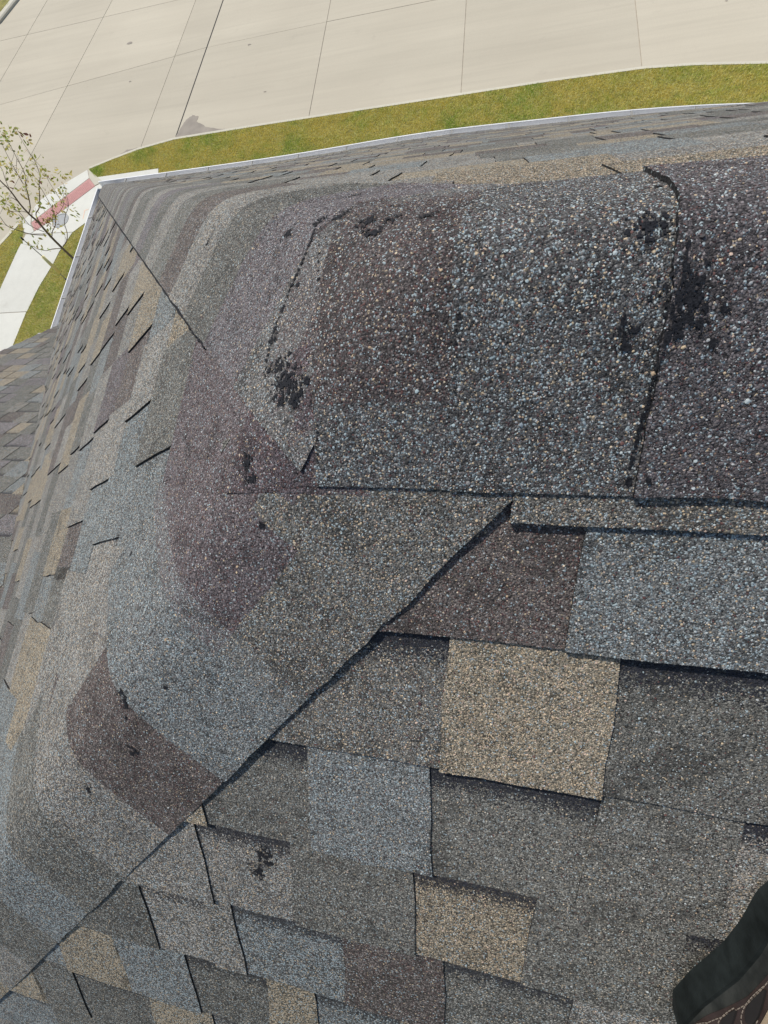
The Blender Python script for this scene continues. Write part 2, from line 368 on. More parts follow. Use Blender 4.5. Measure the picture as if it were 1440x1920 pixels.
def w_near(a, s, h): return Vector((a, -s * CT - h * ST, -s * ST + h * CT))
def far_sag(a, s):
    q = s / 5.94
    return q * (.045 * q * math.exp(-((a + .6) / 1.3) ** 2) - .030 * min(max(0, a - .8), 4.0) ** 2)
def w_far(a, s, h): return Vector((a, s * CT + h * ST, -s * ST + h * CT + far_sag(a, s)))
def w_left(a, s, h): return Vector((-s * CT - h * ST, a, -s * ST + h * CT))
WRY, WEY = -0.6, 2.9417          # wing: ridge line and eave line
def w_wingn(a, s, h):            # a along x, s down from the wing's ridge towards +y
    return Vector((a, WRY + s * CT + h * ST, (WRY - WEY) * -TT + ZE - s * ST + h * CT))
def w_wings(a, s, h):
    return Vector((a, WRY - s * CT - h * ST, (WRY - WEY) * -TT + ZE - s * ST + h * CT))

camR = Matrix(CAM_ROT).transposed()
def project(p):
    q = camR @ (Vector(p) - CAM_LOC)
    if q.z > -.005: return None
    return (720 + 785.6 * q.x / -q.z, 960 - 785.6 * q.y / -q.z)

def clip(poly, A, B, Cc):
    """keep A*a + B*s >= Cc"""
    out = []
    n = len(poly)
    for i in range(n):
        p, q = poly[i], poly[(i + 1) % n]
        dp = A * p[0] + B * p[1] - Cc; dq = A * q[0] + B * q[1] - Cc
        if dp >= 0: out.append(p)
        if (dp >= 0) != (dq >= 0):
            t = dp / (dp - dq)
            out.append((p[0] + (q[0] - p[0]) * t, p[1] + (q[1] - p[1]) * t))
    return out if len(out) >= 3 else []

TOPS = []      # (polygon world verts, kind, dark) close to the camera, for granules

def make_piece(W, poly, hfun, thick, kind, s_top, dark, jit):
    """poly in (a, s); returns verts, faces, tints, accents per face"""
    if jit:
        P = []
        n = len(poly)
        for i in range(n):
            p, q = poly[i], poly[(i + 1) % n]
            m = 4 if math.dist(p, q) > .05 else 2
            for k in range(m):
                t = k / m
                j = jit if k else 0
                P.append((p[0] + (q[0] - p[0]) * t + rnd.gauss(0, j), p[1] + (q[1] - p[1]) * t + rnd.gauss(0, j)))
        poly = P
    V, F, Tn, Ac = [], [], [], []
    tint, acc = KIND[kind]
    k1 = rnd.uniform(.88, 1.12)
    tint = tuple(c * k1 for c in tint)
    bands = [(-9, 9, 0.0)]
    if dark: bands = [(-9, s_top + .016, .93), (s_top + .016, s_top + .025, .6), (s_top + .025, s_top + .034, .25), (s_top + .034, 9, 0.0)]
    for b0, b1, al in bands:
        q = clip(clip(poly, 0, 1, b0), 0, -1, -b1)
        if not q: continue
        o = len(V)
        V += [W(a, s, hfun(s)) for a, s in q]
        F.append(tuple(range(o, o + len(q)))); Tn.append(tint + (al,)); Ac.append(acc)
    ntop = len(F)
    o = len(V); n = len(poly)
    V += [W(a, s, hfun(s)) for a, s in poly] + [W(a, s, hfun(s) - thick) for a, s in poly]
    for i in range(n):
        F.append((o + i, o + (i + 1) % n, o + n + (i + 1) % n, o + n + i)); Tn.append((.026, .026, .029, 0)); Ac.append((0, 0, 0))
    return V, F, Tn, Ac, ntop, tint

def shade_mesh(me, Tn, Ac):
    npoly = len(me.polygons)
    tot = np.empty(npoly, dtype=np.int32); me.polygons.foreach_get('loop_total', tot)
    for nm, dat, w in (('Tint', Tn, 4), ('Accent', Ac, 3)):
        at = me.color_attributes.new(nm, 'FLOAT_COLOR', 'CORNER')
        arr = np.array([tuple(d) + ((1,) if w == 3 else ()) for d in dat], dtype=np.float32)
        arr = np.repeat(arr, tot, axis=0)
        at.data.foreach_set('color', arr.ravel())

class Slope:
    def __init__(self, name, W, clips, deckpoly, flip, label=None):
        self.W, self.clips, self.flip = W, clips, flip
        V = [W(a, s, -.02) for a, s in deckpoly]
        n = len(V)
        V2 = [W(a, s, -.05) for a, s in deckpoly]
        F = [tuple(range(n)), tuple(range(2 * n - 1, n - 1, -1))] + [(i, i + n, (i + 1) % n + n, (i + 1) % n) for i in range(n)]
        if W is w_far:
            V, V2, F = [], [], []
            K = 24
            for k in range(K + 1):
                ae = XR - (XR + S_MAX * CT) * k / K; ar = XR - XR * k / K
                V += [W(ar, 0, -.03), W(ae, S_MAX, -.03), W(ar, 0, -.06), W(ae, S_MAX, -.06)]
            for k in range(K):
                o = 4 * k
                F += [(o, o + 4, o + 5, o + 1), (o + 2, o + 3, o + 7, o + 6), (o, o + 2, o + 6, o + 4), (o + 1, o + 5, o + 7, o + 3)]
        self.obj = mesh_obj('roof_slope', V + V2, F, M['asphalt'], house)
        if label: self.obj['label'] = label
        self.pieces = []
    def row(self, k_top, k_bot, a0, a1, explicit=None, far=False, weights=None, trim=0):
        """explicit: list of (a_end, 'T'/'R', kind) left to right"""
        segs = []
        if explicit:
            a = explicit[0]
            for e, ty, kd in explicit[1:]:
                segs.append((a, e, ty, kd)); a = e
            start = a
        else: start = a0
        gen = []
        a = start; ty = 'T'
        if explicit: ty = 'R' if segs[-1][2] == 'T' else 'T'
        last = None
        while a < a1:
            w = rnd.choice((.08, .11, .13, .16, .16, .2, .24)) * rnd.uniform(.9, 1.1)
            kd = rnd.choices(*weights)[0] if weights else rnd.choice(['grey', 'tan', 'blue', 'brown', 'light'])
            if kd == last and rnd.random() < .6: kd = rnd.choices(*weights)[0]
            gen.append((a, a + w, ty, kd)); a += w; ty = 'R' if ty == 'T' else 'T'; last = kd
        if explicit and a0 < explicit[0]:
            a = explicit[0]; ty = 'R' if segs[0][2] == 'T' else 'T'
            while a > a0:
                w = rnd.choice((.08, .11, .13, .16, .2)) * rnd.uniform(.9, 1.1)
                gen.append((a - w, a, ty, rnd.choices(*weights)[0])); a -= w; ty = 'R' if ty == 'T' else 'T'
        for b0, b1, ty, kd in segs + gen:
            self.piece(b0, b1, k_top, k_bot, ty, kd)
    def piece(self, b0, b1, s0, s1, ty, kd):
        W = self.W
        tooth = ty == 'T'
        ctr = W((b0 + b1) / 2, (s0 + s1) / 2, 0)
        dist = (ctr - CAM_LOC).length
        hi = dist < 2.2
        mid = dist < 6
        ln = s1 - s0
        add = (.0032 if W is w_left else .0020) if tooth else 0.0
        hf = lambda s: -.0030 + .0045 * (s - s0) / EXPO + add
        top = s0 - .014
        tp = .006 if tooth else -.011
        off = rnd.gauss(0, .0012) if mid else 0
        bot = s1 + off - (0 if tooth else .0006)
        poly = [(b0, top), (b1, top), (b1 + tp, bot), (b0 - tp, bot)]
        if not tooth: poly = [(b0 - .012, top), (b1 + .012, top), (b1 + .012, bot), (b0 - .012, bot)]
        for c in self.clips:
            poly = clip(poly, *c)
            if not poly: return
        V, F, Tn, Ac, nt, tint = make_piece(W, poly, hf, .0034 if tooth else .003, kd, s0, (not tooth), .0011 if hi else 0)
        if self.flip: F = [tuple(reversed(f)) for f in F]
        pr = [project(v) for v in V[:len(F[0])]]
        vis = 0
        if all(p is not None for p in pr):
            xs = [min(max(p[0], 0), 1440) for p in pr]; ys = [min(max(p[1], 0), 1920) for p in pr]
            vis = min((max(xs) - min(xs)), 400) * min((max(ys) - min(ys)), 400)
            n = W(0, 0, 1) - W(0, 0, 0)
            if (CAM_LOC - ctr).dot(n) < 0: vis = 0
        elif dist < 1: vis = 500
        self.pieces.append((vis, V, F, Tn, Ac))
        if dist < 1.05:
            for f, t, a in list(zip(F, Tn, Ac))[:nt]:
                TOPS.append(([V[i] for i in f], kd, t[3], tint))

HALFHIP = .16 + .0
GW = (['grey', 'light', 'tan', 'blue', 'brown', 'purple'], [4, 4, 3, 2.2, 2.4, 1])
XR = 9.0
# hip in slope coordinates: a = -s*CT (near/far), a = +-s*CT (left); keep a margin so the caps cover the cut
def hipclip(A, sgn, margin=.03):
    # sgn=+1: keep a + CT*s >= margin ; sgn=-1: keep -a + CT*s >= margin
    return (A, CT, margin)
S_MAX = D / CT + .012
near = Slope('near', w_near, [(1, CT, .075), (0, 1, .06)], [(.0, .0), (XR, .0), (XR, S_MAX), (-S_MAX * CT, S_MAX)], True,
             'slope nearest the camera, falling towards the foot')
far = Slope('far', w_far, [(1, CT, .075), (0, 1, .06)], [(.0, .0), (XR, .0), (XR, S_MAX), (-S_MAX * CT, S_MAX)], False,
            'foreshortened slope falling to the street side gutter')
left = Slope('left', w_left, [(1, CT, .075), (-1, CT, .075), (0, 1, .06)], [(0, 0), (S_MAX * CT, S_MAX), (-S_MAX * CT, S_MAX)], False,
             'end slope falling to the gutter beside the tree')
# valley: keep x + y >= -2 on the part north of the wing ridge
# in left coords: x = -s*CT, y = a  -> a - CT*s >= -2  (for a > WRY);  a + CT*s <= -1.2 + ... south side
WL = -4.57
S_W = (2.72 - WRY) / CT + .012
wing = Slope('wing', w_wingn, [(-1, -CT, 2 + WRY)], [(WL, 0), (-2 - WRY, 0), (-2 - WRY - S_W * CT, S_W), (WL, S_W)], False,
             'lower slope of the wing meeting the end slope in a valley')
wings = Slope('wing_south', w_wings, [(-1, -CT, 2 + WRY)], [(WL, 0), (-2 - WRY, 0), (-2 - WRY - S_W * CT, S_W), (WL, S_W)], True)

# near slope rows, from the cap down
def ns(k): return .274 + EXPO * k
NEAR_ROWS = {
    0: [-.20, (.120, 'R', 'brown'), (.34, 'T', 'blue'), (.5, 'R', 'grey')],
    1: [-.33, (.030, 'R', 'mix'), (.152, 'T', 'tan'), (.36, 'R', 'grey'), (.55, 'T', 'brown')],
    2: [-.45, (-.24, 'T', 'tan'), (-.103, 'R', 'grey'), (.014, 'T', 'blue'), (.160, 'R', 'grey'), (.263, 'T', 'grey'), (.5, 'R', 'light')],
    3: [-.46, (-.257, 'T', 'light'), (-.135, 'R', 'light'), (-.003, 'T', 'grey'), (.122, 'R', 'tan'), (.25, 'T', 'grey'), (.42, 'R', 'grey')],
    4: [-.52, (-.368, 'T', 'grey'), (-.267, 'R', 'light'), (-.232, 'T', 'light'), (-.082, 'R', 'blue'), (.033, 'T', 'brown'), (.173, 'R', 'grey'), (.34, 'T', 'light')],
    5: [-.68, (-.56, 'R', 'blue'), (-.45, 'T', 'tan'), (-.328, 'T', 'blue'), (-.20, 'R', 'grey'), (-.134, 'T', 'tan'), (-.017, 'R', 'blue'), (.07, 'T', 'tan'), (.22, 'R', 'grey')],
    6: [-.75, (-.66, 'T', 'tan'), (-.57, 'T', 'grey'), (-.42, 'R', 'grey'), (-.31, 'T', 'tan'), (-.19, 'R', 'light'), (-.09, 'T', 'grey'), (.06, 'R', 'tan')],
    7: [-.85, (-.66, 'R', 'blue'), (-.53, 'T', 'grey'), (-.38, 'R', 'tan'), (-.24, 'T', 'grey')],
}
for k in range(0, 40):
    s1 = ns(k); s0 = s1 - EXPO
    if s1 > S_MAX: break
    near.row(s0, s1, -s1 * CT - .1, (XR if k > 12 else XR), NEAR_ROWS.get(k), weights=GW)
for k in range(-1, 40):
    s1 = .292 + EXPO * k; s0 = s1 - EXPO
    if s1 > S_MAX: s1 = S_MAX
    ex = {0: [-.2, (.0, 'T', 'light'), (.16, 'R', 'tan'), (.4, 'T', 'tan'), (.7, 'R', 'brown')],
          1: [-.2, (-.02, 'R', 'light'), (.18, 'T', 'tan'), (.36, 'R', 'light'), (.62, 'T', 'tan')],
          2: [-.3, (-.1, 'T', 'light'), (.1, 'R', 'tan'), (.31, 'T', 'blue'), (.5, 'R', 'light')]}.get(k)
    if s1 - s0 > .02: far.row(s0, s1, -s1 * CT - .1, XR, ex, weights=GW)
    if s1 == S_MAX: break
LEFT_ROWS = {
    1: [-.30, (-.17, 'T', 'light'), (-.048, 'R', 'blue'), (.12, 'T', 'grey'), (.35, 'R', 'tan')],
    2: [-.35, (-.15, 'R', 'light'), (-.05, 'T', 'blue'), (.058, 'R', 'blue'), (.19, 'T', 'light'), (.33, 'R', 'blue')],
    3: [-.45, (-.2, 'T', 'light'), (-.04, 'R', 'blue'), (.10, 'T', 'light'), (.25, 'R', 'brown'), (.42, 'T', 'tan'), (.6, 'R', 'light')],
    4: [-.50, (-.30, 'T', 'tan'), (-.20, 'R', 'grey'), (-.10, 'R', 'brown'), (.0, 'T', 'light'), (.11, 'R', 'light'), (.27, 'T', 'purple'), (.41, 'R', 'light'), (.6, 'T', 'tan'), (.75, 'R', 'brown')],
    5: [-.60, (-.44, 'R', 'blue'), (-.3, 'T', 'tan'), (-.2, 'R', 'blue'), (-.06, 'T', 'tan'), (.1, 'R', 'blue'), (.285, 'T', 'light'), (.45, 'R', 'brown'), (.6, 'T', 'light'), (.8, 'R', 'purple')],
}
def left_valley_clip(poly_clips, north):
    return poly_clips
# left slope: split by the wing: pieces north of the wing ridge keep x+y>=-2, south ones keep x-y>=...
base_clips = list(left.clips)
for k in range(-1, 41):
    s1 = .349 + EXPO * k; s0 = s1 - EXPO
    if s1 > S_MAX: s1 = S_MAX
    if s1 - s0 > .02:
        m = s1 * CT + .1
        for part in (0, 1):
            if part == 0:
                left.clips = base_clips + [(1, 0, WRY), (1, -CT, -2.0)]
                if s0 * CT < 2 + WRY: left.clips = base_clips + [(1, -CT, -2.0)]
            else:
                if s0 * CT < 2 + WRY: continue
                left.clips = base_clips + [(-1, 0, -WRY), (-1, -CT, -2.0 - 2 * WRY)]
            left.row(s0, s1, -m, m, LEFT_ROWS.get(k) if part == 0 else None, weights=GW)
    if s1 == S_MAX: break
WW = (['grey', 'mix', 'tan', 'blue', 'brown', 'purpleb'], [6, 3, 1.6, 2.4, 1.4, 1.5])
for sl in (wing, wings):
    for k in range(0, 40):
        s1 = .1 + EXPO * k; s0 = s1 - EXPO
        if s1 > S_W: s1 = S_W
        if s1 - s0 > .02:
            x1 = -2 - WRY - s0 * CT + .2
            sl.row(s0, s1, WL, x1, None, weights=WW)
        if s1 == S_W: break

# the 300 shingles that show largest become sub-parts, the rest is joined
slopes = [near, far, left, wing, wings]
allp = sorted(((p[0], i, j) for i, s in enumerate(slopes) for j, p in enumerate(s.pieces)), reverse=True)
single = {(i, j) for v, i, j in allp[:300]}
for i, sl in enumerate(slopes):
    RV, RF, RT, RA = [], [], [], []
    for j, (vis, V, F, Tn, Ac) in enumerate(sl.pieces):
        if (i, j) in single:
            o = mesh_obj('shingle', V, F, M['granule'], sl.obj)
            shade_mesh(o.data, Tn, Ac)
        else:
            b = len(RV); RV += V; RF += [tuple(x + b for x in f) for f in F]; RT += Tn; RA += Ac
    if RF:
        o = mesh_obj('distant_shingles', RV, RF, M['granule'], sl.obj)
        shade_mesh(o.data, RT, RA); o['kind'] = 'stuff'

# ---------------------------------------------------------------- ridge and hip caps, draped over the crests
KS = 42.0
def zroof(x, y):
    m = max(y, -y, -x)
    return -TT * (m + math.log(math.exp(KS * (y - m)) + math.exp(KS * (-y - m)) + math.exp(KS * (-x - m))) / KS)
def roof_normal(x, y):
    e = .004
    n = Vector((-(zroof(x + e, y) - zroof(x - e, y)) / (2 * e), -(zroof(x, y + e) - zroof(x, y - e)) / (2 * e), 1))
    return n.normalized()

def cap(plan, t_hi, t_butt, u0, u1, kindfun, l0, l1, nu=20, ntt=5, bow=0.0, edge=0.0, name='ridge_cap'):
    """plan(T,u)->(x,y); t_hi hidden upper end, t_butt(u) exposed end"""
    V, F, Tn, Ac = [], [], [], []
    top = {}
    us = [u0 + (u1 - u0) * i / nu for i in range(nu + 1)]
    for i, u in enumerate(us):
        for j in range(ntt + 1):
            tb = t_butt(u) + rnd.gauss(0, .0006)
            T = t_hi + (tb - t_hi) * j / ntt
            uu = u + (rnd.gauss(0, .0008) if i in (0, nu) else 0)
            x, y = plan(T, uu)
            h = l0 + (l1 - l0) * j / ntt + bow * (j / ntt) * (abs(u) / .154) ** 3 * (1 if u < 0 else .5)
            h = h * (1 - .18 * min(1, abs(u) / .15) ** 2) + edge * (max(0, -u) / .154) ** 2 * (.72 if u < 0 and plan is plan_ridge else 1)
            nrm = roof_normal(x, y)
            top[i, j] = len(V)
            V.append(Vector((x, y, zroof(x, y))) + nrm * h)
    bot = {}
    for (i, j), q in list(top.items()):
        x, y = V[q].x, V[q].y
        bot[i, j] = len(V); V.append(V[q] - roof_normal(x, y) * (.006 + edge if i in (0, nu) else .0032))
    def kind_at(i, j):
        u = us[i] + (u1 - u0) / nu / 2; T = t_hi + (t_butt(u) - t_hi) * (j + .5) / ntt
        return kindfun(T, u)
    kk = rnd.uniform(.93, 1.07)
    for i in range(nu):
        for j in range(ntt):
            F.append((top[i, j], top[i, j + 1], top[i + 1, j + 1], top[i + 1, j]))
            kd = kind_at(i, j); t, a = KIND[kd]
            Tn.append(tuple(c * kk for c in t) + (0.0,)); Ac.append(a)
            ps = [V[q] for q in F[-1]]
            if (ps[0] - CAM_LOC).length < 1.05: TOPS.append((ps, kd, 0.0, Tn[-1][:3]))
    dark = ((.05, .05, .052, 0), (.05, .01, 0))
    for i in range(nu):
        F.append((top[i, ntt], bot[i, ntt], bot[i + 1, ntt], top[i + 1, ntt])); Tn.append((.012, .012, .015, 0) if plan is plan_ridge else dark[0]); Ac.append(dark[1])
    for i, jj in ((0, 0), (nu, 1)):
        for j in range(ntt):
            F.append((top[i, j], bot[i, j], bot[i, j + 1], top[i, j + 1])); Tn.append((.010, .010, .013, 0) if plan is plan_hf else dark[0]); Ac.append(dark[1])
    o = mesh_obj(name, V, F, M['granule'], house)
    shade_mesh(o.data, Tn, Ac)
    # make the faces point up
    bm = bmesh.new(); bm.from_mesh(o.data)
    bm.normal_update()
    for f in bm.faces:
        if f.normal.z < 0 and abs(f.normal.z) > .3: f.normal_flip()
    bm.to_mesh(o.data); bm.free()
    return o

HW = .154
def plan_ridge(T, u): return (T, -u * CT)          # u>0 near side
def spl(u):
    return .5 * (u + math.sqrt(u * u + .0011))
def plan_hn(T, u):                                   # near hip, u>0 near slope side
    a, b = spl(u), spl(-u)
    return (-.64 * T + .769 * a - .64 * CT * b, -.64 * T - .64 * CT * a + .769 * b)
def plan_hf(T, u):                                   # far hip, u>0 far slope side
    a, b = spl(u), spl(-u)
    return (-.64 * T + .769 * a - .64 * CT * b, .64 * T + .64 * CT * a - .769 * b)

# far hip first (lowest), then near hip, then the ridge on top
fk = ['lightb', 'purpleb', 'grey', 'light', 'brown', 'grey', 'light', 'grey', 'purpleb', 'light', 'grey', 'grey', 'light', 'brown', 'grey']
for i in range(56):
    t1 = .13 + .141 * i
    if t1 > D / .64 + .02: t1 = D / .64 + .02
    n = 20 if i < 5 else 12
    cap(plan_hf, max(t1 - .165, .0), (lambda u, t=t1: t), -HW, HW, (lambda T, u, k=fk[i % 15]: k), .0050 - .0004 * (i == 0) + .0002 * min(i, 3), .0066 + .0003 * min(i, 3), nu=n, ntt=4 if i < 5 else 2, edge=.003)
    if t1 > D / .64: break
# dark tube added for the shadow along the cut edge of far hip caps
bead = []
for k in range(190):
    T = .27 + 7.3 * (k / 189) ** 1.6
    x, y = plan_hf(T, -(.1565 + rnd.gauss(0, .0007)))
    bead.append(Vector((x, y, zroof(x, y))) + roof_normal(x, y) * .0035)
mesh_obj('edge_shadow_bead', *tube(bead, .0030, .009, 6), M['asphalt'], house)
def c0kind(T, u):
    if u < -.07 and T < .16: return 'lightb'
    return 'purple' if u < (.235 - T) * .6 else 'mix'
nk = ['purple', 'purple', 'blue', 'brown', 'light', 'grey', 'blue', 'grey', 'light', 'tan', 'brown', 'light']
for i in range(56):
    t1 = .22 + .1395 * i
    if t1 > D / .64 + .02: t1 = D / .64 + .02
    kf = c0kind if i == 0 else (lambda T, u, k=nk[i % 12]: k)
    if i == 1: kf = lambda T, u: 'purple' if u < .07 else 'mix'
    if i == 3: kf = lambda T, u: 'brown' if u > -.05 else 'light'
    cap(plan_hn, max(t1 - .17, .0), (lambda u, t=t1: t), -HW, HW, kf, .0040 if i < 2 else .0044, .0045 if i < 2 else .0052, nu=24 if i < 8 else 10, ntt=6 if i < 8 else 2)
    if t1 > D / .64: break
cap(plan_ridge, -.03, lambda u: -.1154 - .246 * u, -.105, .160, lambda T, u: 'purpled' if u > .04 else 'peak', .0050, .0068, nu=20, ntt=6)
# strip of underlying shingle showing below the ridge cap
cap(plan_ridge, .45, lambda u: .068, .06, .176, lambda T, u: 'mix', .0035, .0045, nu=8, ntt=8, name='starter_strip')
rk = [(-.069, .025, 'ridge'), (.025, .140, 'ridgeb'), (.140, .283, 'ridge')]
x = .283
while x < XR:
    rk.append((x, x + .143, rnd.choice(['ridge', 'brown', 'grey', 'blue', 'light']))); x += .143
for i, (xa, xb, kd) in enumerate(rk):
    if i == 0: kf = lambda T, u: 'ridgeb' if (u > .09 and T > -.07) else 'ridge'
    elif i == 1: kf = lambda T, u: 'ridgeb'
    elif i == 2: kf = lambda T, u: 'ridgec'
    else: kf = (lambda T, u, k=kd: k)
    sk = (lambda u, a=xa: a + .018 * max(-u, 0) / .154) if i else (lambda u, a=xa: a)
    cap(plan_ridge, xb + .02, sk, -HW, HW, kf, .0060, 0.0076 if i == 0 else (.0072 if i == 1 else (.0096 if i == 2 else .0096)), nu=26 if i < 4 else 10, ntt=6 if i < 4 else 2, bow=.0006 if i == 2 else 0)
# wing ridge caps
def plan_wing(T, u): return (T, u * CT)
for i in range(60):
    xa = -1.5 - .143 * i
    if xa - .143 < WL: break
    V, F, Tn, Ac = [], [], [], []
    kd = rnd.choice(['grey', 'brown', 'light', 'blue'])
    zr = ZE + (WEY - WRY) * TT
    for a in (xa + .02, xa - .143):
        for u in (-.15, -.05, 0, .05, .15):
            V.append(Vector((a, WRY + u * CT, zr - abs(u) * ST + (.008 if a > xa else .014))))
    F = [(j, j + 1, j + 6, j + 5) for j in range(4)]
    o = mesh_obj('ridge_cap', V, F, M['granule'], wing.obj)
    shade_mesh(o.data, [KIND[kd][0] + (0,)] * 4, [KIND[kd][1]] * 4)

# valley lining
vv = []
for T in (0, 1):
    pass

# ---------------------------------------------------------------- gutters, fascia, walls
def gutter_profile(L, axis, sgn, c0, c1, base):
    """axis 'x': runs along x at y=base going outwards by sgn"""
    prof = [(0, 0), (0, -.10), (.085, -.10), (.118, -.045), (.118, .0), (.128, .0), (.128, .006), (.1165, .006), (.1165, -.043), (.084, -.098), (.0015, -.098), (.0015, 0)]
    V, F = [], []
    for c in (c0, c1):
        for o, z in prof:
            p = (c, base + sgn * o, ZE - .028 + z) if axis == 'x' else (base + sgn * o, c, ZE - .028 + z)
            V.append(p)
    n = len(prof)
    for i in range(n): F.append((i, (i + 1) % n, n + (i + 1) % n, n + i))
    F += [tuple(range(n)), tuple(range(2 * n - 1, n - 1, -1))]
    return V, F
def gutter(axis, sgn, c0, c1, base, label, hang):
    V, F = gutter_profile(None, axis, sgn, c0, c1, base)
    if axis == 'x':
        n = len(V) // 2; NSEG = 60; prof = V[:n]; V, F = [], []
        for k in range(NSEG + 1):
            c = c0 + (c1 - c0) * k / NSEG
            V += [(c, y, z + far_sag(c, 5.94)) for _, y, z in prof]
        for k in range(NSEG):
            F += [(k * n + i, k * n + (i + 1) % n, (k + 1) * n + (i + 1) % n, (k + 1) * n + i) for i in range(n)]
        F += [tuple(range(n)), tuple(range((NSEG + 1) * n - 1, NSEG * n - 1, -1))]
    g = mesh_obj('gutter', V, F, M['white'], house); g['label'] = label
    for c in hang:
        v, f = extrude_poly([(-.007, 0), (.007, 0), (.007, .122), (-.007, .122)], ZE - .036, ZE - .0245)
        if axis == 'x': v = [(c + a, base + b, z + far_sag(c, 5.94)) for a, b, z in v]
        else: v = [(base - b, c + a, z) for a, b, z in v]
        mesh_obj('gutter_hanger', v, f, M['wire'], g)
    return g
gutter('x', 1, -D - .13, XR, D - .012, 'long white gutter beside the street side grass', [-.98 + .61 * i for i in range(-6, 16)])
gutter('y', -1, 2.70, D + .0, -D + .012, 'white gutter beside the tree', [3.2, 3.83, 4.45])
v, f = extrude_poly([(-D - .27, 2.60), (-D + .0, 2.60), (-D + .0, 2.695), (-D - .27, 2.695)], ZE - .11, ZE - .015)
mesh_obj('gutter_return', v, f, M['white'], house)
# soffit, fascia and walls
parts = [extrude_poly([(-D + .02, -D + .02), (XR, -D + .02), (XR, D - .6), (3.0, D - .6), (2.0, D - .04), (-D + .02, D - .04)], ZE - .16, ZE - .13)]
mesh_obj('soffit', *joined(parts), M['white'], house)
parts = [extrude_poly([(-D + .014, D - .036), (2.0, D - .036), (2.0, D - .014), (-D + .014, D - .014)], ZE - .129, ZE - .05),
         extrude_poly([(-D + .014, WEY), (-D + .036, WEY), (-D + .036, D - .037), (-D + .014, D - .037)], ZE - .129, ZE - .036)]
mesh_obj('fascia', *joined(parts), M['white'], house)
v, f = extrude_poly([(-D + .45, -D + .45), (XR - .02, -D + .45), (XR - .02, D - .9), (-D + .45, D - .9)], GZ + .05, ZE - .161)
mesh_obj('wall', v, f, M['brick'], house)
v = [(x, y, z) for x in (-4.40, -4.25) for y, z in ((-3.6, ZE - .15), (2.4, ZE - .15), (2.4, ZE + .18), (WRY, ZE + 2.2), (-3.6, ZE + .18))]
mesh_obj('gable', v, [(4, 3, 2, 1, 0), (5, 6, 7, 8, 9)] + [(i, (i + 1) % 5, (i + 1) % 5 + 5, i + 5) for i in range(5)], M['brick'], house)
v, f = [(XR - .005, -D + .4, ZE - .1), (XR - .005, D - .4, ZE - .1), (XR - .005, 0, -.2)], [(0, 1, 2)]
mesh_obj('gable', v, f, M['brick'], house)

# ---------------------------------------------------------------- bare asphalt patches and loose granules
tri_v, tri_f = [], []
for ps, kd, al, t in TOPS:
    o = len(tri_v); tri_v += ps
    for i in range(1, len(ps) - 1): tri_f.append((o, o + i, o + i + 1))
BVH = BVHTree.FromPolygons(tri_v, tri_f)
def bare(x, y):
    """how much a plan point is rubbed bare, >0 bare"""
    best = -1
    for cx, cy, r in TAR:
        d = math.hypot(x - cx, y - cy) / r
        if d < 2.2:
            nz = noise.noise(Vector((x * 210, y * 210, cx * 40))) * .5 + noise.noise(Vector((x * 520, y * 260, 3))) * .5 + noise.noise(Vector((x * 1300, y * 700, 9))) * .4
            best = max(best, .5 - d * .7 + nz * (1.9 if r > .004 else .8))
    return best
# draped mesh of the bare patches
V, F, idx = [], [], {}
STEP = .0008
cells = set()
for cx, cy, r in TAR:
    m = int(r * 2 / STEP) + 1
    i0, j0 = round(cx / STEP), round(cy / STEP)
    for i in range(i0 - m, i0 + m):
        for j in range(j0 - m, j0 + m):
            if (i, j) not in cells and bare(i * STEP, j * STEP) > .06: cells.add((i, j))
def tv(i, j):
    if (i, j) not in idx:
        hit = BVH.ray_cast(Vector((i * STEP, j * STEP, .1)), Vector((0, 0, -1)))
        z = hit[0].z if hit[0] else zroof(i * STEP, j * STEP) + .01
        nrm = hit[1] if hit[0] else Vector((0, 0, 1))
        if nrm.z < 0: nrm = -nrm
        if hit[0] and z < zroof(i * STEP, j * STEP) - .01: z = zroof(i * STEP, j * STEP)
        idx[i, j] = len(V); V.append(Vector((i * STEP, j * STEP, z)) + nrm * (.0008 + .0005 * noise.noise(Vector((i * .35, j * .35, 0)))))
    return idx[i, j]
for i, j in sorted(cells):
    F.append((tv(i, j), tv(i + 1, j), tv(i + 1, j + 1), tv(i, j + 1)))
o = mesh_obj('exposed_asphalt', V, F, M['asphalt'], house, smooth=True); o['kind'] = 'stuff'

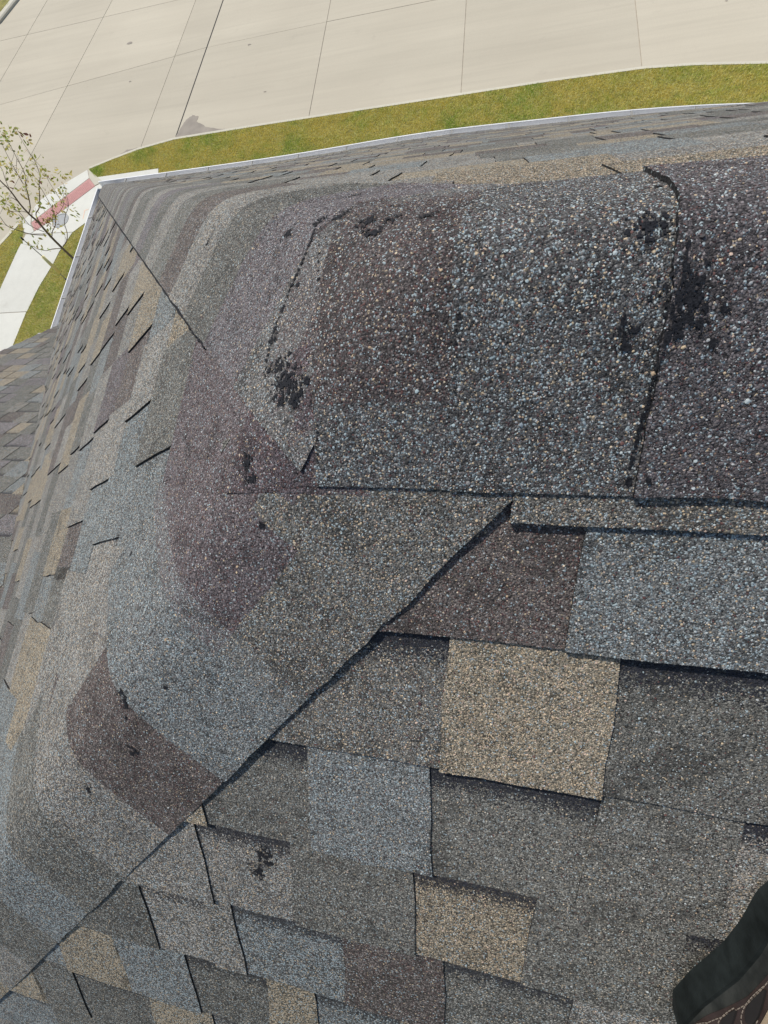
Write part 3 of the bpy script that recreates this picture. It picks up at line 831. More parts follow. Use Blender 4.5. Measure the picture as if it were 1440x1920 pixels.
PAL = {'base': None}
BLUES = [(.38, .46, .47), (.31, .38, .40), (.48, .53, .52), (.27, .32, .35), (.42, .43, .42)]
TANS = [(.58, .45, .29), (.64, .53, .38), (.46, .34, .22), (.55, .41, .32)]
MAR = [(.10, .045, .04), (.14, .07, .06), (.07, .035, .04)]
gp, gc, gs, gr = [], [], [], []
nr = np.random.default_rng(5)
total = 0
for ps, kd, al, tint in TOPS:
    tintl, acc = KIND[kd]
    for i in range(1, len(ps) - 1):
        a, b, c = ps[0], ps[i], ps[i + 1]
        cr = (b - a).cross(c - a); area = cr.length / 2
        if area < 1e-9: continue
        n = cr.normalized()
        if n.z < 0: n = -n
        ctr = (a + b + c) / 3
        d = (ctr - CAM_LOC).length
        d = min([(v - CAM_LOC).length for v in (a, b, c)] + [d])
        prs = [project(v) for v in (a, b, c)]
        if all(v is not None for v in prs) and (max(v[0] for v in prs) < -20 or min(v[0] for v in prs) > 1460 or max(v[1] for v in prs) < 0 or min(v[1] for v in prs) > 1940): continue
        size = .00063
        dens = 1100000 if d < .8 else 0
        cnt = nr.poisson(area * dens)
        if not cnt: continue
        r1 = np.sqrt(nr.random(cnt)); r2 = nr.random(cnt)
        for q in range(cnt):
            p = a * (1 - r1[q]) + b * (r1[q] * (1 - r2[q])) + c * (r1[q] * r2[q])
            dd = (p - CAM_LOC).length
            if dd > .42 and rnd.random() < (dd - .42) / .36: continue
            pp = project(p)
            if pp is None or not (-25 < pp[0] < 1465 and -25 < pp[1] < 1945): continue
            bb = bare(p.x, p.y)
            x = rnd.random()
            if bb > rnd.uniform(-.05, .75): continue
            if bb > -.25 and rnd.random() < .6 + bb: x = 2
            if al and rnd.random() < al: col = (.025, .026, .034)
            elif x < acc[0] * .62: col = rnd.choice(BLUES)
            elif x < acc[0] * .62 + acc[1] * .62: col = rnd.choice(TANS)
            elif x < acc[0] * .62 + acc[1] * .62 + acc[2]: col = rnd.choice(MAR)
            else:
                g = rnd.lognormvariate(-.05, .42) * (.45 if x == 2 else 1) * (1 - .45 * max(0, min(1, (noise.noise(p * 24) + .6 * noise.noise(p * 90) - .22) * 4)))
                col = tuple(min(.6, t * g) for t in tint)
            s = size * rnd.lognormvariate(-.08, .29)
            gp.append(p + n * s * .1); gc.append(col); gs.append((s, s * rnd.uniform(.6, 1), s * rnd.uniform(.25, .45)))
            gr.append((rnd.gauss(0, .25), rnd.gauss(0, .25), rnd.random() * 6.28) if n.z > .95 else
                      tuple((n.to_track_quat('Z', 'Y') @ __import__('mathutils').Euler((rnd.gauss(0, .25), rnd.gauss(0, .25), rnd.random() * 6.28)).to_quaternion()).to_euler()))
print('granules', len(gp), 'tops', len(TOPS))
me = bpy.data.meshes.new('loose_granules')
me.vertices.add(len(gp))
me.vertices.foreach_set('co', np.array([tuple(p) for p in gp], dtype=np.float32).ravel())
at = me.attributes.new('gcol', 'FLOAT_COLOR', 'POINT'); at.data.foreach_set('color', np.array([c + (1,) for c in gc], dtype=np.float32).ravel())
at = me.attributes.new('gscale', 'FLOAT_VECTOR', 'POINT'); at.data.foreach_set('vector', np.array(gs, dtype=np.float32).ravel())
at = me.attributes.new('grot', 'FLOAT_VECTOR', 'POINT'); at.data.foreach_set('vector', np.array(gr, dtype=np.float32).ravel())
me.materials.append(M['stone'])
go = bpy.data.objects.new('loose_granules', me); COL.objects.link(go)
go.parent = house; go.location = (0, 0, -GZ); go['kind'] = 'stuff'
ng = bpy.data.node_groups.new('granules', 'GeometryNodeTree')
ng.interface.new_socket('Geometry', in_out='INPUT', socket_type='NodeSocketGeometry')
ng.interface.new_socket('Geometry', in_out='OUTPUT', socket_type='NodeSocketGeometry')
gi = ng.nodes.new('NodeGroupInput'); gout = ng.nodes.new('NodeGroupOutput')
iop = ng.nodes.new('GeometryNodeInstanceOnPoints')
ico = ng.nodes.new('GeometryNodeMeshIcoSphere'); ico.inputs['Radius'].default_value = 1.0; ico.inputs['Subdivisions'].default_value = 1
sm = ng.nodes.new('GeometryNodeSetMaterial'); sm.inputs['Material'].default_value = M['stone']
na = ng.nodes.new('GeometryNodeInputNamedAttribute'); na.data_type = 'FLOAT_VECTOR'; na.inputs[0].default_value = 'gscale'
nb = ng.nodes.new('GeometryNodeInputNamedAttribute'); nb.data_type = 'FLOAT_VECTOR'; nb.inputs[0].default_value = 'grot'
e2r = ng.nodes.new('FunctionNodeEulerToRotation')
L = ng.links
L.new(gi.outputs[0], iop.inputs['Points']); L.new(ico.outputs['Mesh'], sm.inputs['Geometry']); L.new(sm.outputs[0], iop.inputs['Instance'])
L.new(na.outputs[0], iop.inputs['Scale']); L.new(nb.outputs[0], e2r.inputs[0]); L.new(e2r.outputs[0], iop.inputs['Rotation'])
L.new(iop.outputs[0], gout.inputs[0])
md = go.modifiers.new('granules', 'NODES'); md.node_group = ng

# ---------------------------------------------------------------- ground, street, lawn
def structure(o): o['kind'] = 'structure'; return o
v, f = extrude_poly([(-300, -300), (300, -300), (300, 300), (-300, 300)], GZ - 1, GZ - .06)
structure(mesh_obj('ground', v, f, M['soil']))
road = structure(mesh_obj('street', *extrude_poly([(-60, -60), (60, -60), (60, 32), (-60, 32)], GZ - .05, GZ - .012), M['joint']))
def jx(n, y):
    """x of the cross joint n at depth y, as the slabs were cast"""
    tbl = {0: (17.4, 0), 1: (12.85, 0), 2: (8.3, 0), 3: (3.79, -.02), 4: (-.79, -.01), 5: (-5.31, 0), 6: (-9.90, .055), 7: (-11.15, .06), 8: (-15.85, .14), 9: (-19.6, .15), 10: (-24.5, .15)}
    x, m = tbl[n]
    return x + m * (y - 14.0)
def lane(n, x):
    if n == 0: return 9.0
    if n == 1: return 18.27 if x > -9 else 18.27 - (-9 - x) * .105
    if n == 2: return 22.55 if x > -9.9 else 21.2
    if n == 3: return 27.0
    if n == -1: return 4.5
    return 0.0
for n in range(10):
    for r in range(-2, 3):
        if n < 7 and r < 0: continue
        xr0, xl0 = jx(n, 18), jx(n + 1, 18)
        ya0, ya1 = lane(r, xl0), lane(r, xr0)
        yb0, yb1 = lane(r + 1, xl0), lane(r + 1, xr0)
        if r == 0 and n < 6: ya0 = ya1 = 11.0 if n < 3 else 13.3
        thick = .016
        gl = .022 if n == 5 else .009
        gr_ = .022 if n == 6 else .009
        gy = .007
        pts = [(jx(n + 1, ya0) + gl, ya0 + gy), (jx(n, ya1) - gr_, ya1 + gy), (jx(n, yb1) - gr_, yb1 - gy), (jx(n + 1, yb0) + gl, yb0 - gy)]
        mesh_obj('slab', *extrude_poly(pts, GZ - .011, GZ + rnd.uniform(-.0015, .0015)), M['road'], road)
# dark sealant strip in the widest joint
mesh_obj('joint_seal', *extrude_poly([(jx(6, 14) - .02, 14.0), (jx(6, 14) + .02, 14.0), (jx(6, 27) + .02, 27), (jx(6, 27) - .02, 27)], GZ - .0118, GZ - .006), M['joint_dark'], road)
# the block the house stands on
CURB = [(40, 9.0), (12, 12.0), (9, 12.75), (6.49, 13.33), (4.93, 13.65), (3.79, 13.80), (1.5, 13.86), (-.8, 13.86), (-7.0, 13.88), (-9.82, 13.85), (-11.12, 13.64), (-12.01, 13.38), (-12.84, 13.10)]
RAMP = [(-13.83, 12.5), (-14.42, 12.02), (-14.60, 11.66), (-14.80, 11.32)]
LCURB = [(-14.95, 11.08), (-15.45, 10.25), (-15.85, 9.2), (-16.1, 7.5), (-16.2, 5), (-16.2, -40)]
block = CURB + RAMP + LCURB + [(40, -40)]
lawn = structure(mesh_obj('lawn', *extrude_poly(block, GZ - .3, GZ + .085), M['soil']))
def offset_line(pts, d):
    out = []
    for i, p in enumerate(pts):
        a = Vector(pts[max(i - 1, 0)]); b = Vector(pts[min(i + 1, len(pts) - 1)])
        t = (b - a).normalized(); out.append((p[0] - t.y * d, p[1] + t.x * d))
    return out
def kerb(pts, w, name='kerb', mat='kerb', top=.10, d0=-.002):
    o = offset_line(pts, w)
    i = offset_line(pts, d0)
    V, F = [], []
    for (x0, y0), (x1, y1) in zip(i, o):
        dx, dy = (x1 - x0) * .18, (y1 - y0) * .18
        V += [(x0, y0, GZ - .02), (x0, y0, GZ + top), (x1 - dx, y1 - dy, GZ + top), (x1, y1, GZ + top - .03), (x1, y1, GZ - .02)]
    n = len(pts)
    for k in range(n - 1):
        for q in range(5):
            F.append((k * 5 + q, k * 5 + (q + 1) % 5, k * 5 + 5 + (q + 1) % 5, k * 5 + 5 + q))
    F += [(4, 3, 2, 1, 0), tuple((n - 1) * 5 + q for q in range(5))]
    return structure(mesh_obj(name, V, F, M[mat]))
kerb(CURB, -.11)
kerb(LCURB, -.15)
# pavement slabs
pave = structure(mesh_obj('pavement', *extrude_poly([(-12.86, 13.06), (-14.0, 12.3), (-14.62, 11.6), (-14.86, 11.2), (-14.4, 10.0), (-14.7, 7), (-14.7, -20), (-13.5, -20), (-13.5, 6.5), (-13.32, 8.4), (-13.04, 9.4), (-12.88, 10.1), (-12.7, 10.55), (-12.35, 10.9), (-10.4, 11.25), (-4, 11.25), (-4, 12.3), (-10.0, 12.38), (-12.3, 12.5)], GZ, GZ + .094), M['joint']))
slabs = [
    ('ramp_slab', [(-12.9, 13.08), (-13.83, 12.5), (-14.42, 12.02), (-14.6, 11.7), (-14.46, 11.12), (-12.72, 12.70)], .098, 'walk'),
    ('flare', [(-12.86, 13.08), (-12.70, 12.70), (-12.36, 12.33), (-12.1, 12.45), (-12.42, 12.72)], .106, 'kerb'),
    ('tactile_strip', [(-12.69, 12.66), (-12.35, 12.30), (-14.06, 10.80), (-14.18, 10.72), (-14.44, 11.06)], .108, 'red'),
    ('slab', [(-12.345, 12.29), (-12.1, 12.42), (-11.2, 12.44), (-11.2, 11.25), (-12.28, 10.79), (-12.62, 10.50), (-14.30, 10.61), (-14.17, 10.70)], .102, 'walk'),
    ('slab', [(-12.41, 12.68), (-10.10, 12.69), (-10.02, 12.40), (-12.08, 12.45)], .102, 'walk'),
    ('slab', [(-11.18, 12.42), (-10.0, 12.38), (-6.9, 12.38), (-6.9, 11.2), (-11.18, 11.24)], .100, 'walk'),
    ('slab', [(-6.88, 12.38), (-3.9, 12.38), (-3.9, 11.2), (-6.88, 11.2)], .100, 'walk'),
    ('slab', [(-3.88, 12.38), (-.9, 12.38), (-.9, 11.2), (-3.88, 11.2)], .100, 'walk'),
    ('slab', [(-14.47, 11.02), (-14.22, 10.70), (-14.32, 10.63), (-14.60, 10.66), (-14.86, 11.18), (-14.62, 11.5)], .100, 'walk'),
    ('slab', [(-12.64, 10.48), (-12.77, 10.1), (-12.9, 9.77), (-12.96, 9.37), (-13.22, 8.45), (-13.34, 7.61), (-14.74, 7.62), (-14.72, 8.6), (-14.60, 10.0), (-14.5, 10.6)], .102, 'walk'),
    ('slab', [(-13.36, 7.585), (-13.42, 6.5), (-13.45, 4.5), (-14.78, 4.5), (-14.76, 7.595)], .102, 'walk'),
    ('slab', [(-13.45, 4.48), (-13.45, 1.5), (-14.78, 1.5), (-14.78, 4.48)], .102, 'walk'),
    ('slab', [(-13.45, 1.48), (-13.45, -1.5), (-14.78, -1.5), (-14.78, 1.48)], .102, 'walk')]
for nm, pts, z, mt in slabs:
    mesh_obj(nm, *extrude_poly(pts, GZ + .07, GZ + z), M[mt], pave)
# raised domes of the tactile strip
u = Vector((-12.69 + 14.44, 12.66 - 11.06)).normalized(); w = Vector((-.69, .72)) * 0
parts = []
pp = Vector((u.y, -u.x))
for i in range(38):
    for j in range(7):
        c = Vector((-14.40, 11.02)) + u * (.05 + i * .06) + pp * (.05 + j * .062)
        if c.x > -12.45: continue
        ring = [(c.x + .018 * math.cos(k * 1.2566), c.y + .018 * math.sin(k * 1.2566)) for k in range(5)]
        parts.append(extrude_poly(ring, GZ + .10, GZ + .113))
o = mesh_obj('dome', *joined(parts), M['red'], pave); o['kind'] = 'stuff'
# the corner across the street
FC = [(-23, 17.4), (-21.3, 21.3), (-20.42, 22.42), (-19.96, 23.7), (-19.0, 26), (-18.3, 32)]
structure(mesh_obj('far_lawn', *extrude_poly([(x - .2, y + .12) for x, y in FC] + [(-60, 40), (-60, 17)], GZ - .3, GZ + .10), M['grass_far'] if 'grass_far' in M else M['soil']))
kerb([(x - .16, y + .16) for x, y in FC], -.30, 'far_kerb', 'kerb')
structure(mesh_obj('far_pavement', *extrude_poly([(-22.6, 20.6), (-21.15, 23.0), (-20.6, 24.4), (-20.0, 27), (-22, 27), (-23.5, 22)], GZ, GZ + .115), M['walk']))
# silt washed against the kerb, paint marks
def mark(name, pts, mat, z=GZ + .0045, lift=.002, jag=0):
    if jag:
        out = []
        for i, p in enumerate(pts):
            q = pts[(i + 1) % len(pts)]
            for k in range(5):
                t = k / 5
                j = jag if k else 0
                out.append((p[0] + (q[0] - p[0]) * t + rnd.gauss(0, j), p[1] + (q[1] - p[1]) * t + rnd.gauss(0, j)))
        pts = out
    return mesh_obj(name, *extrude_poly(pts, z - .001, z + lift), M[mat], road)
mark('silt_stain', [(-9.93, 14.02), (-9.80, 14.49), (-9.68, 14.81), (-9.48, 14.99), (-9.23, 14.87), (-9.25, 14.67), (-8.87, 14.36), (-8.35, 14.17), (-7.77, 14.06), (-7.04, 14.045), (-7.04, 14.03)], 'silt', jag=.012)
mark('silt_stain', [(-12.1, 13.55), (-11.69, 13.86), (-11.5, 13.87), (-11.28, 13.90), (-11.18, 13.83), (-11.5, 13.68)], 'silt', jag=.01)
for x0, x1, th_ in ((-6.9, -5.7, .012), (-4.6, -4.1, .01), (-3.8, -2.6, .02), (-2.4, -1.6, .03), (-1.2, -.75, .016), (-.3, .8, .028)):
    n = 10
    up = [(x0 + (x1 - x0) * i / n, 14.022 + .0 + th_ * math.sin(math.pi * i / n) * rnd.uniform(.6, 1.3)) for i in range(n + 1)]
    dn = [(x0 + (x1 - x0) * i / n, 14.018) for i in range(n, -1, -1)]
    mark('dirt_line', up + dn[1:-1], 'silt')
for cx, cy, r in ((6.15, 15.95, .07), (5.85, 15.93, .03), (-5.7, 14.05, .05), (-13.1, 19.3, .1), (-8.0, 17.9, .06), (-7.0, 15.5, .04), (-12.5, 17.2, .05)):
    mark('stain', [(cx + r * rnd.uniform(.7, 1.4) * math.cos(k * .7), cy + .6 * r * rnd.uniform(.7, 1.3) * math.sin(k * .7)) for k in range(9)], 'silt', lift=.001)
mark('paint_mark', [(-13.52, 12.80), (-13.32, 12.93), (-13.36, 12.99), (-13.56, 12.88)], 'green_paint')
for pts in ([(-12.45, 11.3), (-12.42, 11.3), (-12.38, 10.98), (-12.41, 10.98)], [(-12.46, 11.3), (-12.30, 11.34), (-12.31, 11.37), (-12.47, 11.33)]):
    mesh_obj('paint_mark', *extrude_poly(pts, GZ + .1, GZ + .1045), M['orange_paint'], pave)

# manhole cover in the pavement
mc = empty('manhole_cover', (-13.28, 11.02, GZ + .102), 'round grey iron cover set in the white pavement behind the tree branches', 'manhole cover')
ring = lambda r0, r1, z0, z1, n=28: joined([([(-13.28 + r * math.cos(2 * math.pi * k / n), 11.02 + r * .92 * math.sin(2 * math.pi * k / n), z) for r, z in ((r0, z0), (r0, z1), (r1, z1), (r1, z0)) for k in range(n)],
        [(a * n + k, a * n + (k + 1) % n, ((a + 1) % 4) * n + (k + 1) % n, ((a + 1) % 4) * n + k) for a in range(4) for k in range(n)])])
mesh_obj('rim', *ring(.27, .31, GZ + .1, GZ + .112), M['iron'], mc)
mesh_obj('lid', *extrude_poly([(-13.28 + .262 * math.cos(2 * math.pi * k / 28), 11.02 + .241 * math.sin(2 * math.pi * k / 28)) for k in range(28)], GZ + .1, GZ + .108), M['iron'], mc)

# ---------------------------------------------------------------- grass blades
def inside(p, poly):
    x, y = p; c = False; n = len(poly)
    for i in range(n):
        x0, y0 = poly[i]; x1, y1 = poly[(i + 1) % n]
        if (y0 > y) != (y1 > y) and x < (x1 - x0) * (y - y0) / (y1 - y0) + x0: c = not c
    return c
gr_polys = [
    ([(10, 11.2), (10, 12.50), (6.49, 13.32), (4.93, 13.64), (3.79, 13.79), (1.5, 13.85), (-.8, 13.85), (-7.0, 13.87), (-9.82, 13.84), (-11.12, 13.63), (-12.01, 13.37), (-12.84, 13.09), (-12.46, 12.69), (-10.08, 12.71), (-10.02, 12.37)], 5200),
    ([(-12.26, 10.78), (-12.62, 10.48), (-12.76, 10.1), (-12.89, 9.77), (-12.95, 9.37), (-13.21, 8.45), (-13.35, 7.6), (-13.42, 6.5), (-13.42, 4.6), (-10.4, 4.6), (-10.4, 10.78)], 3000),
    ([(-14.92, 11.02), (-14.53, 10.62), (-14.62, 10.0), (-14.76, 8.6), (-14.8, 6.5), (-15.9, 6.5), (-15.8, 9.2), (-15.43, 10.25)], 3400),
    ([(-20.2, 23.3), (-20.9, 22.2), (-22.2, 21.3), (-21.2, 23.0), (-20.3, 24.6)], 900)]
rg = np.random.default_rng(9)
PX, PY, PZ = [], [], []
for poly, dens in gr_polys:
    xs = [p[0] for p in poly]; ys = [p[1] for p in poly]
    A = (max(xs) - min(xs)) * (max(ys) - min(ys))
    n = int(A * dens)
    P = np.stack([rg.uniform(min(xs), max(xs), n), rg.uniform(min(ys), max(ys), n)], 1)
    x, y = P[:, 0], P[:, 1]; c = np.zeros(n, bool)
    for i in range(len(poly)):
        x0, y0 = poly[i]; x1, y1 = poly[(i + 1) % len(poly)]
        if y0 == y1: continue
        c ^= ((y0 > y) != (y1 > y)) & (x < (x1 - x0) * (y - y0) / (y1 - y0) + x0)
    P = P[c]
    PX.append(P[:, 0]); PY.append(P[:, 1])
px, py = np.concatenate(PX), np.concatenate(PY)
n = len(px)
def vnoise(x, y, s, seed):
    r = np.random.default_rng(seed); G = r.random((64, 64))
    u, v = x * s, y * s
    i, j = np.floor(u).astype(int), np.floor(v).astype(int); fu, fv = u - i, v - j
    fu = fu * fu * (3 - 2 * fu); fv = fv * fv * (3 - 2 * fv)
    g = lambda a, b: G[a % 64, b % 64]
    return (g(i, j) * (1 - fu) + g(i + 1, j) * fu) * (1 - fv) + (g(i, j + 1) * (1 - fu) + g(i + 1, j + 1) * fu) * fv
gn = .5 * vnoise(px, py, 1.1, 1) + .3 * vnoise(px, py, 4.0, 2) + .2 * vnoise(px, py, 11, 3)
edge = ((py < 12.75) & (px > -9.5)) * .22 + ((px < -12.2) & (py > 12.6)) * .35 + .10
green = np.clip((gn - .42) * 2.2 + edge + rg.normal(0, .12, n), 0, 1)
straw = rg.random(n) < (.16 + .25 * vnoise(px, py, 3.1, 7))
ca = np.array([.30, .255, .062]); cg = np.array([.15, .21, .035]); cs = np.array([.44, .36, .15])
colr = ca[None] * (1 - green[:, None]) + cg[None] * green[:, None]
colr[straw] = cs
colr = np.clip(colr * rg.uniform(1.95, 2.75, (n, 1)), 0, .85)
h = rg.uniform(.025, .055, n) * (.8 + .5 * gn); wd = rg.uniform(.004, .008, n)
an = rg.uniform(0, 6.283, n); ln = rg.uniform(.01, .045, n); la = rg.uniform(0, 6.283, n)
z0 = GZ + .083
b0 = np.stack([px + np.cos(an) * wd, py + np.sin(an) * wd, np.full(n, z0)], 1)
b1 = np.stack([px - np.cos(an) * wd, py - np.sin(an) * wd, np.full(n, z0)], 1)
tp_ = np.stack([px + np.cos(la) * ln, py + np.sin(la) * ln, z0 + h], 1)
co = np.stack([b0, b1, tp_], 1).reshape(-1, 3).astype(np.float32)
me = bpy.data.meshes.new('grass')
me.vertices.add(3 * n); me.loops.add(3 * n); me.polygons.add(n)
me.vertices.foreach_set('co', co.ravel())
me.loops.foreach_set('vertex_index', np.arange(3 * n, dtype=np.int32))
me.polygons.foreach_set('loop_start', np.arange(0, 3 * n, 3, dtype=np.int32))
me.polygons.foreach_set('loop_total', np.full(n, 3, dtype=np.int32))
me.update(); me.validate()
at = me.color_attributes.new('Col', 'FLOAT_COLOR', 'POINT')
at.data.foreach_set('color', np.repeat(np.concatenate([colr, np.ones((n, 1))], 1), 3, axis=0).astype(np.float32).ravel())
me.materials.append(M['grass'])
g = bpy.data.objects.new('grass', me); COL.objects.link(g)
g['kind'] = 'stuff'; g['label'] = 'short yellow green lawn grass in strips between pavement and kerb'; g['category'] = 'grass'

# ---------------------------------------------------------------- young tree
tree = empty('young_tree', (-11.2, 8.6, GZ + .085), 'thin young tree with sparse yellow green leaves beside the gutter corner', 'tree')
P, r0, r1 = TREE['trunk']
P = [(-11.2, 8.6, GZ + .06), (-11.2, 8.602, -7.95)] + P
mesh_obj('trunk', *tube(smooth_line(P, 3), .040, .007, 9), M['bark'], tree, smooth=True)
tips = []
for k, (P, r0, r1) in TREE.items():
    if k == 'trunk': continue
    L_ = smooth_line(P, 4)
    br = mesh_obj('branch', *tube(L_, r0 * .62, r1 * .7, 6), M['bark'], tree, smooth=True)
    tw = []
    for q in range(2, len(L_) - 1, 2):
        if rnd.random() < .55:
            d = (L_[q + 1] - L_[q]).normalized()
            e = (d + Vector((rnd.gauss(0, .7), rnd.gauss(0, .7), rnd.gauss(.2, .5)))).normalized()
            ln_ = rnd.uniform(.08, .24)
            m = L_[q] + e * ln_ * .5 + Vector((0, 0, .01))
            en = L_[q] + e * ln_ + Vector((0, 0, .04))
            tw.append(tube([L_[q], m, en], .004, .002, 4)); tips.append(en)
    if tw:
        t = mesh_obj('twig', *joined(tw), M['bark'], br); t['kind'] = 'stuff'
    tips.append(L_[-1])
V, F, C = [], [], []
def leaf(c, sz, col):
    nrm = Vector((rnd.gauss(0, .6), rnd.gauss(0, .6), rnd.gauss(.5, .6))).normalized()
    d = nrm.orthogonal().normalized()
    d = (Matrix.Rotation(rnd.random() * 6.28, 3, nrm) @ d); w = nrm.cross(d)
    o = len(V)
    V.extend([c, c + d * sz * .3 + w * sz * .22 + nrm * .004, c + d * sz * .62 + w * sz * .2, c + d * sz, c + d * sz * .62 - w * sz * .2, c + d * sz * .3 - w * sz * .22 + nrm * .004])
    F.extend([(o, o + 1, o + 2, o + 3), (o, o + 3, o + 4, o + 5)]); C.extend([col] * 6)
lc = [(.58, .52, .13), (.44, .47, .11), (.66, .56, .18), (.34, .40, .09), (.60, .50, .20)]
for i, c in enumerate(LEAF):
    brown = i % 9 == 4
    for q in range(rnd.randint(4, 9)):
        p = Vector(c) + Vector((rnd.gauss(0, .055), rnd.gauss(0, .055), rnd.gauss(0, .05)))
        col = rnd.choice(lc) if not brown or rnd.random() < .5 else (.20, .07, .04)
        s = rnd.uniform(.7, 1.2)
        leaf(p, rnd.uniform(.07, .12), tuple(x * s for x in col) + (1,))
for c in tips:
    for q in range(rnd.randint(1, 4)):
        leaf(c + Vector((rnd.gauss(0, .03), rnd.gauss(0, .03), rnd.gauss(0, .03))), rnd.uniform(.06, .10), tuple(x * rnd.uniform(.8, 1.1) for x in rnd.choice(lc)) + (1,))
for q in range(90):   # dense rusty cluster in the middle of the crown
    c = Vector(LEAF[49]) + Vector((rnd.gauss(0, .16), rnd.gauss(0, .10), rnd.gauss(0, .06)))
    leaf(c, rnd.uniform(.04, .07), tuple(x * rnd.uniform(.7, 1.2) for x in rnd.choice([(.42, .26, .10), (.36, .30, .10), (.30, .16, .07)])) + (1,))
lf = mesh_obj('foliage', V, F, M['leaf'], tree)
at = lf.data.color_attributes.new('Col', 'FLOAT_COLOR', 'POINT')
at.data.foreach_set('color', np.array(C, dtype=np.float32).ravel()); lf['kind'] = 'stuff'

# marker pole beside the tree
pole = empty('marker_pole', (-11.2, 7.95, GZ + .085), 'thin steel pole with a yellow sleeve standing in the grass beside the gutter', 'pole')
X0, Y0 = -11.2, 7.95
mesh_obj('post', *tube([(X0 - .04, Y0 - .05, GZ + .05), (X0 - .02, Y0 - .03, -7.515)], .026, .024, 8), M['post'], pole)
mesh_obj('rod', *tube([(X0 - .02, Y0 - .03, -7.514), (X0, Y0 + .02, -6.8), (X0 + .01, Y0 + .015, -6.30)], .012, .010, 6), M['wire'], pole)
mesh_obj('sleeve', *tube([(X0 - .012, Y0 - .012, -7.33), (X0 - .0, Y0 + .02, -6.83)], .045, .040, 12), M['yellow'], pole, smooth=True)
mesh_obj('tip', *tube([(X0 + .01, Y0 + .015, -6.33), (X0 + .012, Y0 + .015, -6.25)], .024, .02, 8), M['post'], pole)

# ---------------------------------------------------------------- the shoe on the near slope
shoe = empty('shoe', w_near(SHOE_X, SHOE_S, 0), 'dark green and brown leather shoe with pale stitching planted on the shingles', 'shoe')
# local frame: l towards the toe (up the slope), w across (to +x), n off the roof
ORG = w_near(SHOE_X, SHOE_S, .005); AX_L = (w_near(.0, -1, 0) * math.cos(SHOE_A) + Vector((1, 0, 0)) * math.sin(SHOE_A)).normalized()
AX_N = Vector((0, -ST, CT)); AX_W = AX_L.cross(AX_N) * 1.0
LEN = .29
def shape(t):
    """t 0 heel..1 toe -> left half width, right half width, height"""
    hw = np.interp(t, [0, .04, .12, .25, .42, .55, .68, .8, .9, .96, 1.0], [.004, .022, .034, .037, .036, .041, .050, .049, .039, .027, .003])
    ht = np.interp(t, [0, .03, .10, .3, .45, .6, .75, .9, .97, 1.0], [.055, .078, .085, .088, .078, .064, .053, .046, .036, .018])
    return hw, ht
def sp(t, phi, off=0.0):
    """phi 0 = left bottom edge, pi = right bottom edge"""
    hw, ht = shape(t)
    e = .72
    c, s = math.cos(phi), math.sin(phi)
    x = -math.copysign(abs(c) ** e, c) * (hw + off)
    z = .020 + (abs(s) ** .85) * (ht - .020 + off)
    x *= 1 - .18 * max(0, (z - .03)) / .06 * (1 if t < .6 else .6)
    return ORG + AX_L * (t - .5) * LEN + AX_W * x + AX_N * z
def band(name, t0, t1, p0, p1, off, mat, nt_=40, npp=18, parent=shoe, thick=.0012):
    V, F = [], []
    for lay in (0, 1):
        for i in range(nt_ + 1):
            t = t0 + (t1 - t0) * i / nt_
            a = p0(t) if callable(p0) else p0; b = p1(t) if callable(p1) else p1
            for j in range(npp + 1):
                V.append(sp(t, a + (b - a) * j / npp, off - lay * thick))
    n1 = (nt_ + 1) * (npp + 1)
    for lay in (0, 1):
        for i in range(nt_):
            for j in range(npp):
                q = (lay * n1 + i * (npp + 1) + j, lay * n1 + i * (npp + 1) + j + 1, lay * n1 + (i + 1) * (npp + 1) + j + 1, lay * n1 + (i + 1) * (npp + 1) + j)
                F.append(q if lay else q[::-1])
    for i in range(nt_):
        for j in (0, npp):
            a, b = i * (npp + 1) + j, (i + 1) * (npp + 1) + j
            F.append((a, b, b + n1, a + n1))
    for j in range(npp):
        for i in (0, nt_):
            a = i * (npp + 1) + j
            F.append((a, a + 1, a + 1 + n1, a + n1))
    return mesh_obj(name, V, F, M[mat], parent, smooth=True)
# sole
V, F = [], []
NS = 48
out_ = []
for i in range(NS + 1):
    t = i / NS; hw, _ = shape(t); out_.append(((t - .5) * LEN, -hw - .0035))
for i in range(NS, -1, -1):
    t = i / NS; hw, _ = shape(t); out_.append(((t - .5) * LEN, hw + .0035))
V = [ORG + AX_L * a + AX_W * b + AX_N * .024 for a, b in out_] + [ORG + AX_L * a * .99 + AX_W * b * .97 + AX_N * .001 for a, b in out_]
n = len(out_)
F = [tuple(range(n)), tuple(range(2 * n - 1, n - 1, -1))] + [(i, i + n, (i + 1) % n + n, (i + 1) % n) for i in range(n)]
mesh_obj('sole', V, F, M['rubber'], shoe)
mesh_obj
band('upper', 0, 1, 0.0, math.pi, 0, 'green_leather', 48, 28, thick=.002)
line = lambda t: np.interp(t, *SHOE_LINE)
band('side_panel', .0, .93, line, lambda t: math.pi - line(t), .0016, 'brown_leather', 44, 20)
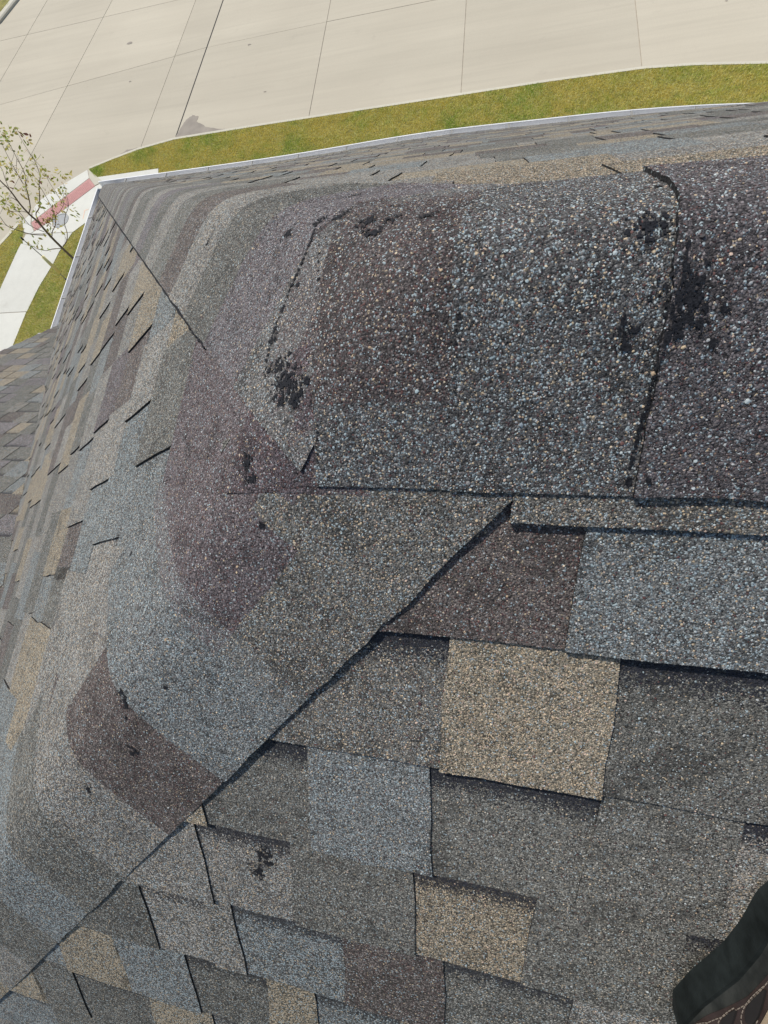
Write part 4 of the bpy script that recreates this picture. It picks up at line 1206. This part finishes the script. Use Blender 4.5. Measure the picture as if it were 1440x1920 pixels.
# stitches along the panel edge
def stitches(path, r=.00034, ln_=.0032, gap=.0014, off=.0026):
    parts = []
    P = [sp(t, ph, off) for t, ph in path]
    d = 0; cur = 0
    segs = []
    L_ = [0]
    for i in range(1, len(P)): L_.append(L_[-1] + (P[i] - P[i - 1]).length)
    s = 0
    def at_(s_):
        for i in range(1, len(P)):
            if L_[i] >= s_: k = (s_ - L_[i - 1]) / max(1e-9, L_[i] - L_[i - 1]); return P[i - 1].lerp(P[i], k)
        return P[-1]
    while s + ln_ < L_[-1]:
        parts.append(tube([at_(s), at_(s + ln_ * .5), at_(s + ln_)], r, r, 5)); s += ln_ + gap
    o = mesh_obj('stitching', *joined(parts), M['thread'], shoe); o['kind'] = 'stuff'
stitches([(t, line(t) + .05) for t in np.linspace(.03, .92, 90)])
# teardrop openings
def tear(p0, p1, wd_):
    A = sp(*p0, .003); B = sp(*p1, .003)
    nrm = (sp(p0[0] + .02, p0[1]) - sp(*p0)).cross(sp(p0[0], p0[1] + .08) - sp(*p0)).normalized()
    if nrm.dot(CAM_LOC - A) < 0: nrm = -nrm
    ax = B - A; sd = nrm.cross(ax).normalized()
    def ringp(k, grow, up):
        a = 2 * math.pi * k / 24; q = (1 - math.cos(a)) / 2
        return A + ax * (.5 + (q - .5) * grow) + sd * (wd_ * .85 * grow * math.sin(a) * (.25 + .75 * q)) + nrm * up
    V = [ringp(k, 1, .0012) for k in range(24)] + [ringp(k, 1, -.001) for k in range(24)]
    mesh_obj('opening', V, [tuple(range(24)), tuple(range(47, 23, -1))] + [(k, (k + 1) % 24, (k + 1) % 24 + 24, k + 24) for k in range(24)], M['hole'], shoe)
    P = [ringp(k, 1.32, .0012) for k in range(7, 23)]
    parts = []
    tot = sum((P[k + 1] - P[k]).length for k in range(len(P) - 1)); s = 0
    def at_(s_):
        for k in range(len(P) - 1):
            l = (P[k + 1] - P[k]).length
            if s_ <= l: return P[k].lerp(P[k + 1], s_ / l)
            s_ -= l
        return P[-1]
    while s + .003 < tot:
        parts.append(tube([at_(s), at_(s + .0015), at_(s + .0028)], .00034, .00034, 5)); s += .0042
    o = mesh_obj('stitching', *joined(parts), M['thread'], shoe); o['kind'] = 'stuff'
for a in SHOE_TEARS: tear(*a)
band('sock', .02, .50, .42, math.pi - .42, .006, 'khaki', 24, 18, thick=.004)
# trouser hem over the ankle
V, F = [], []
nn = 28
for lvl, (h, sx, sl, dl) in enumerate([(.062, .024, .060, -.01), (.09, .030, .062, -.02), (.13, .036, .060, -.04)]):
    for k in range(nn):
        a = 2 * math.pi * k / nn
        wob = 1 + .05 * math.sin(3 * a + lvl) + .03 * math.sin(7 * a + 2 * lvl)
        V.append(ORG + AX_L * (SHOE_HEM[0] + dl + sl * wob * math.cos(a)) + AX_W * (SHOE_HEM[1] + sx * wob * math.sin(a)) + AX_N * h)
for l_ in range(2):
    for k in range(nn): F.append((l_ * nn + k, l_ * nn + (k + 1) % nn, (l_ + 1) * nn + (k + 1) % nn, (l_ + 1) * nn + k))
F.append(tuple(2 * nn + k for k in range(nn)))
tr = mesh_obj('trouser_hem', V, F, M['khaki'], shoe, smooth=True)
tr['label'] = 'khaki trouser hem'
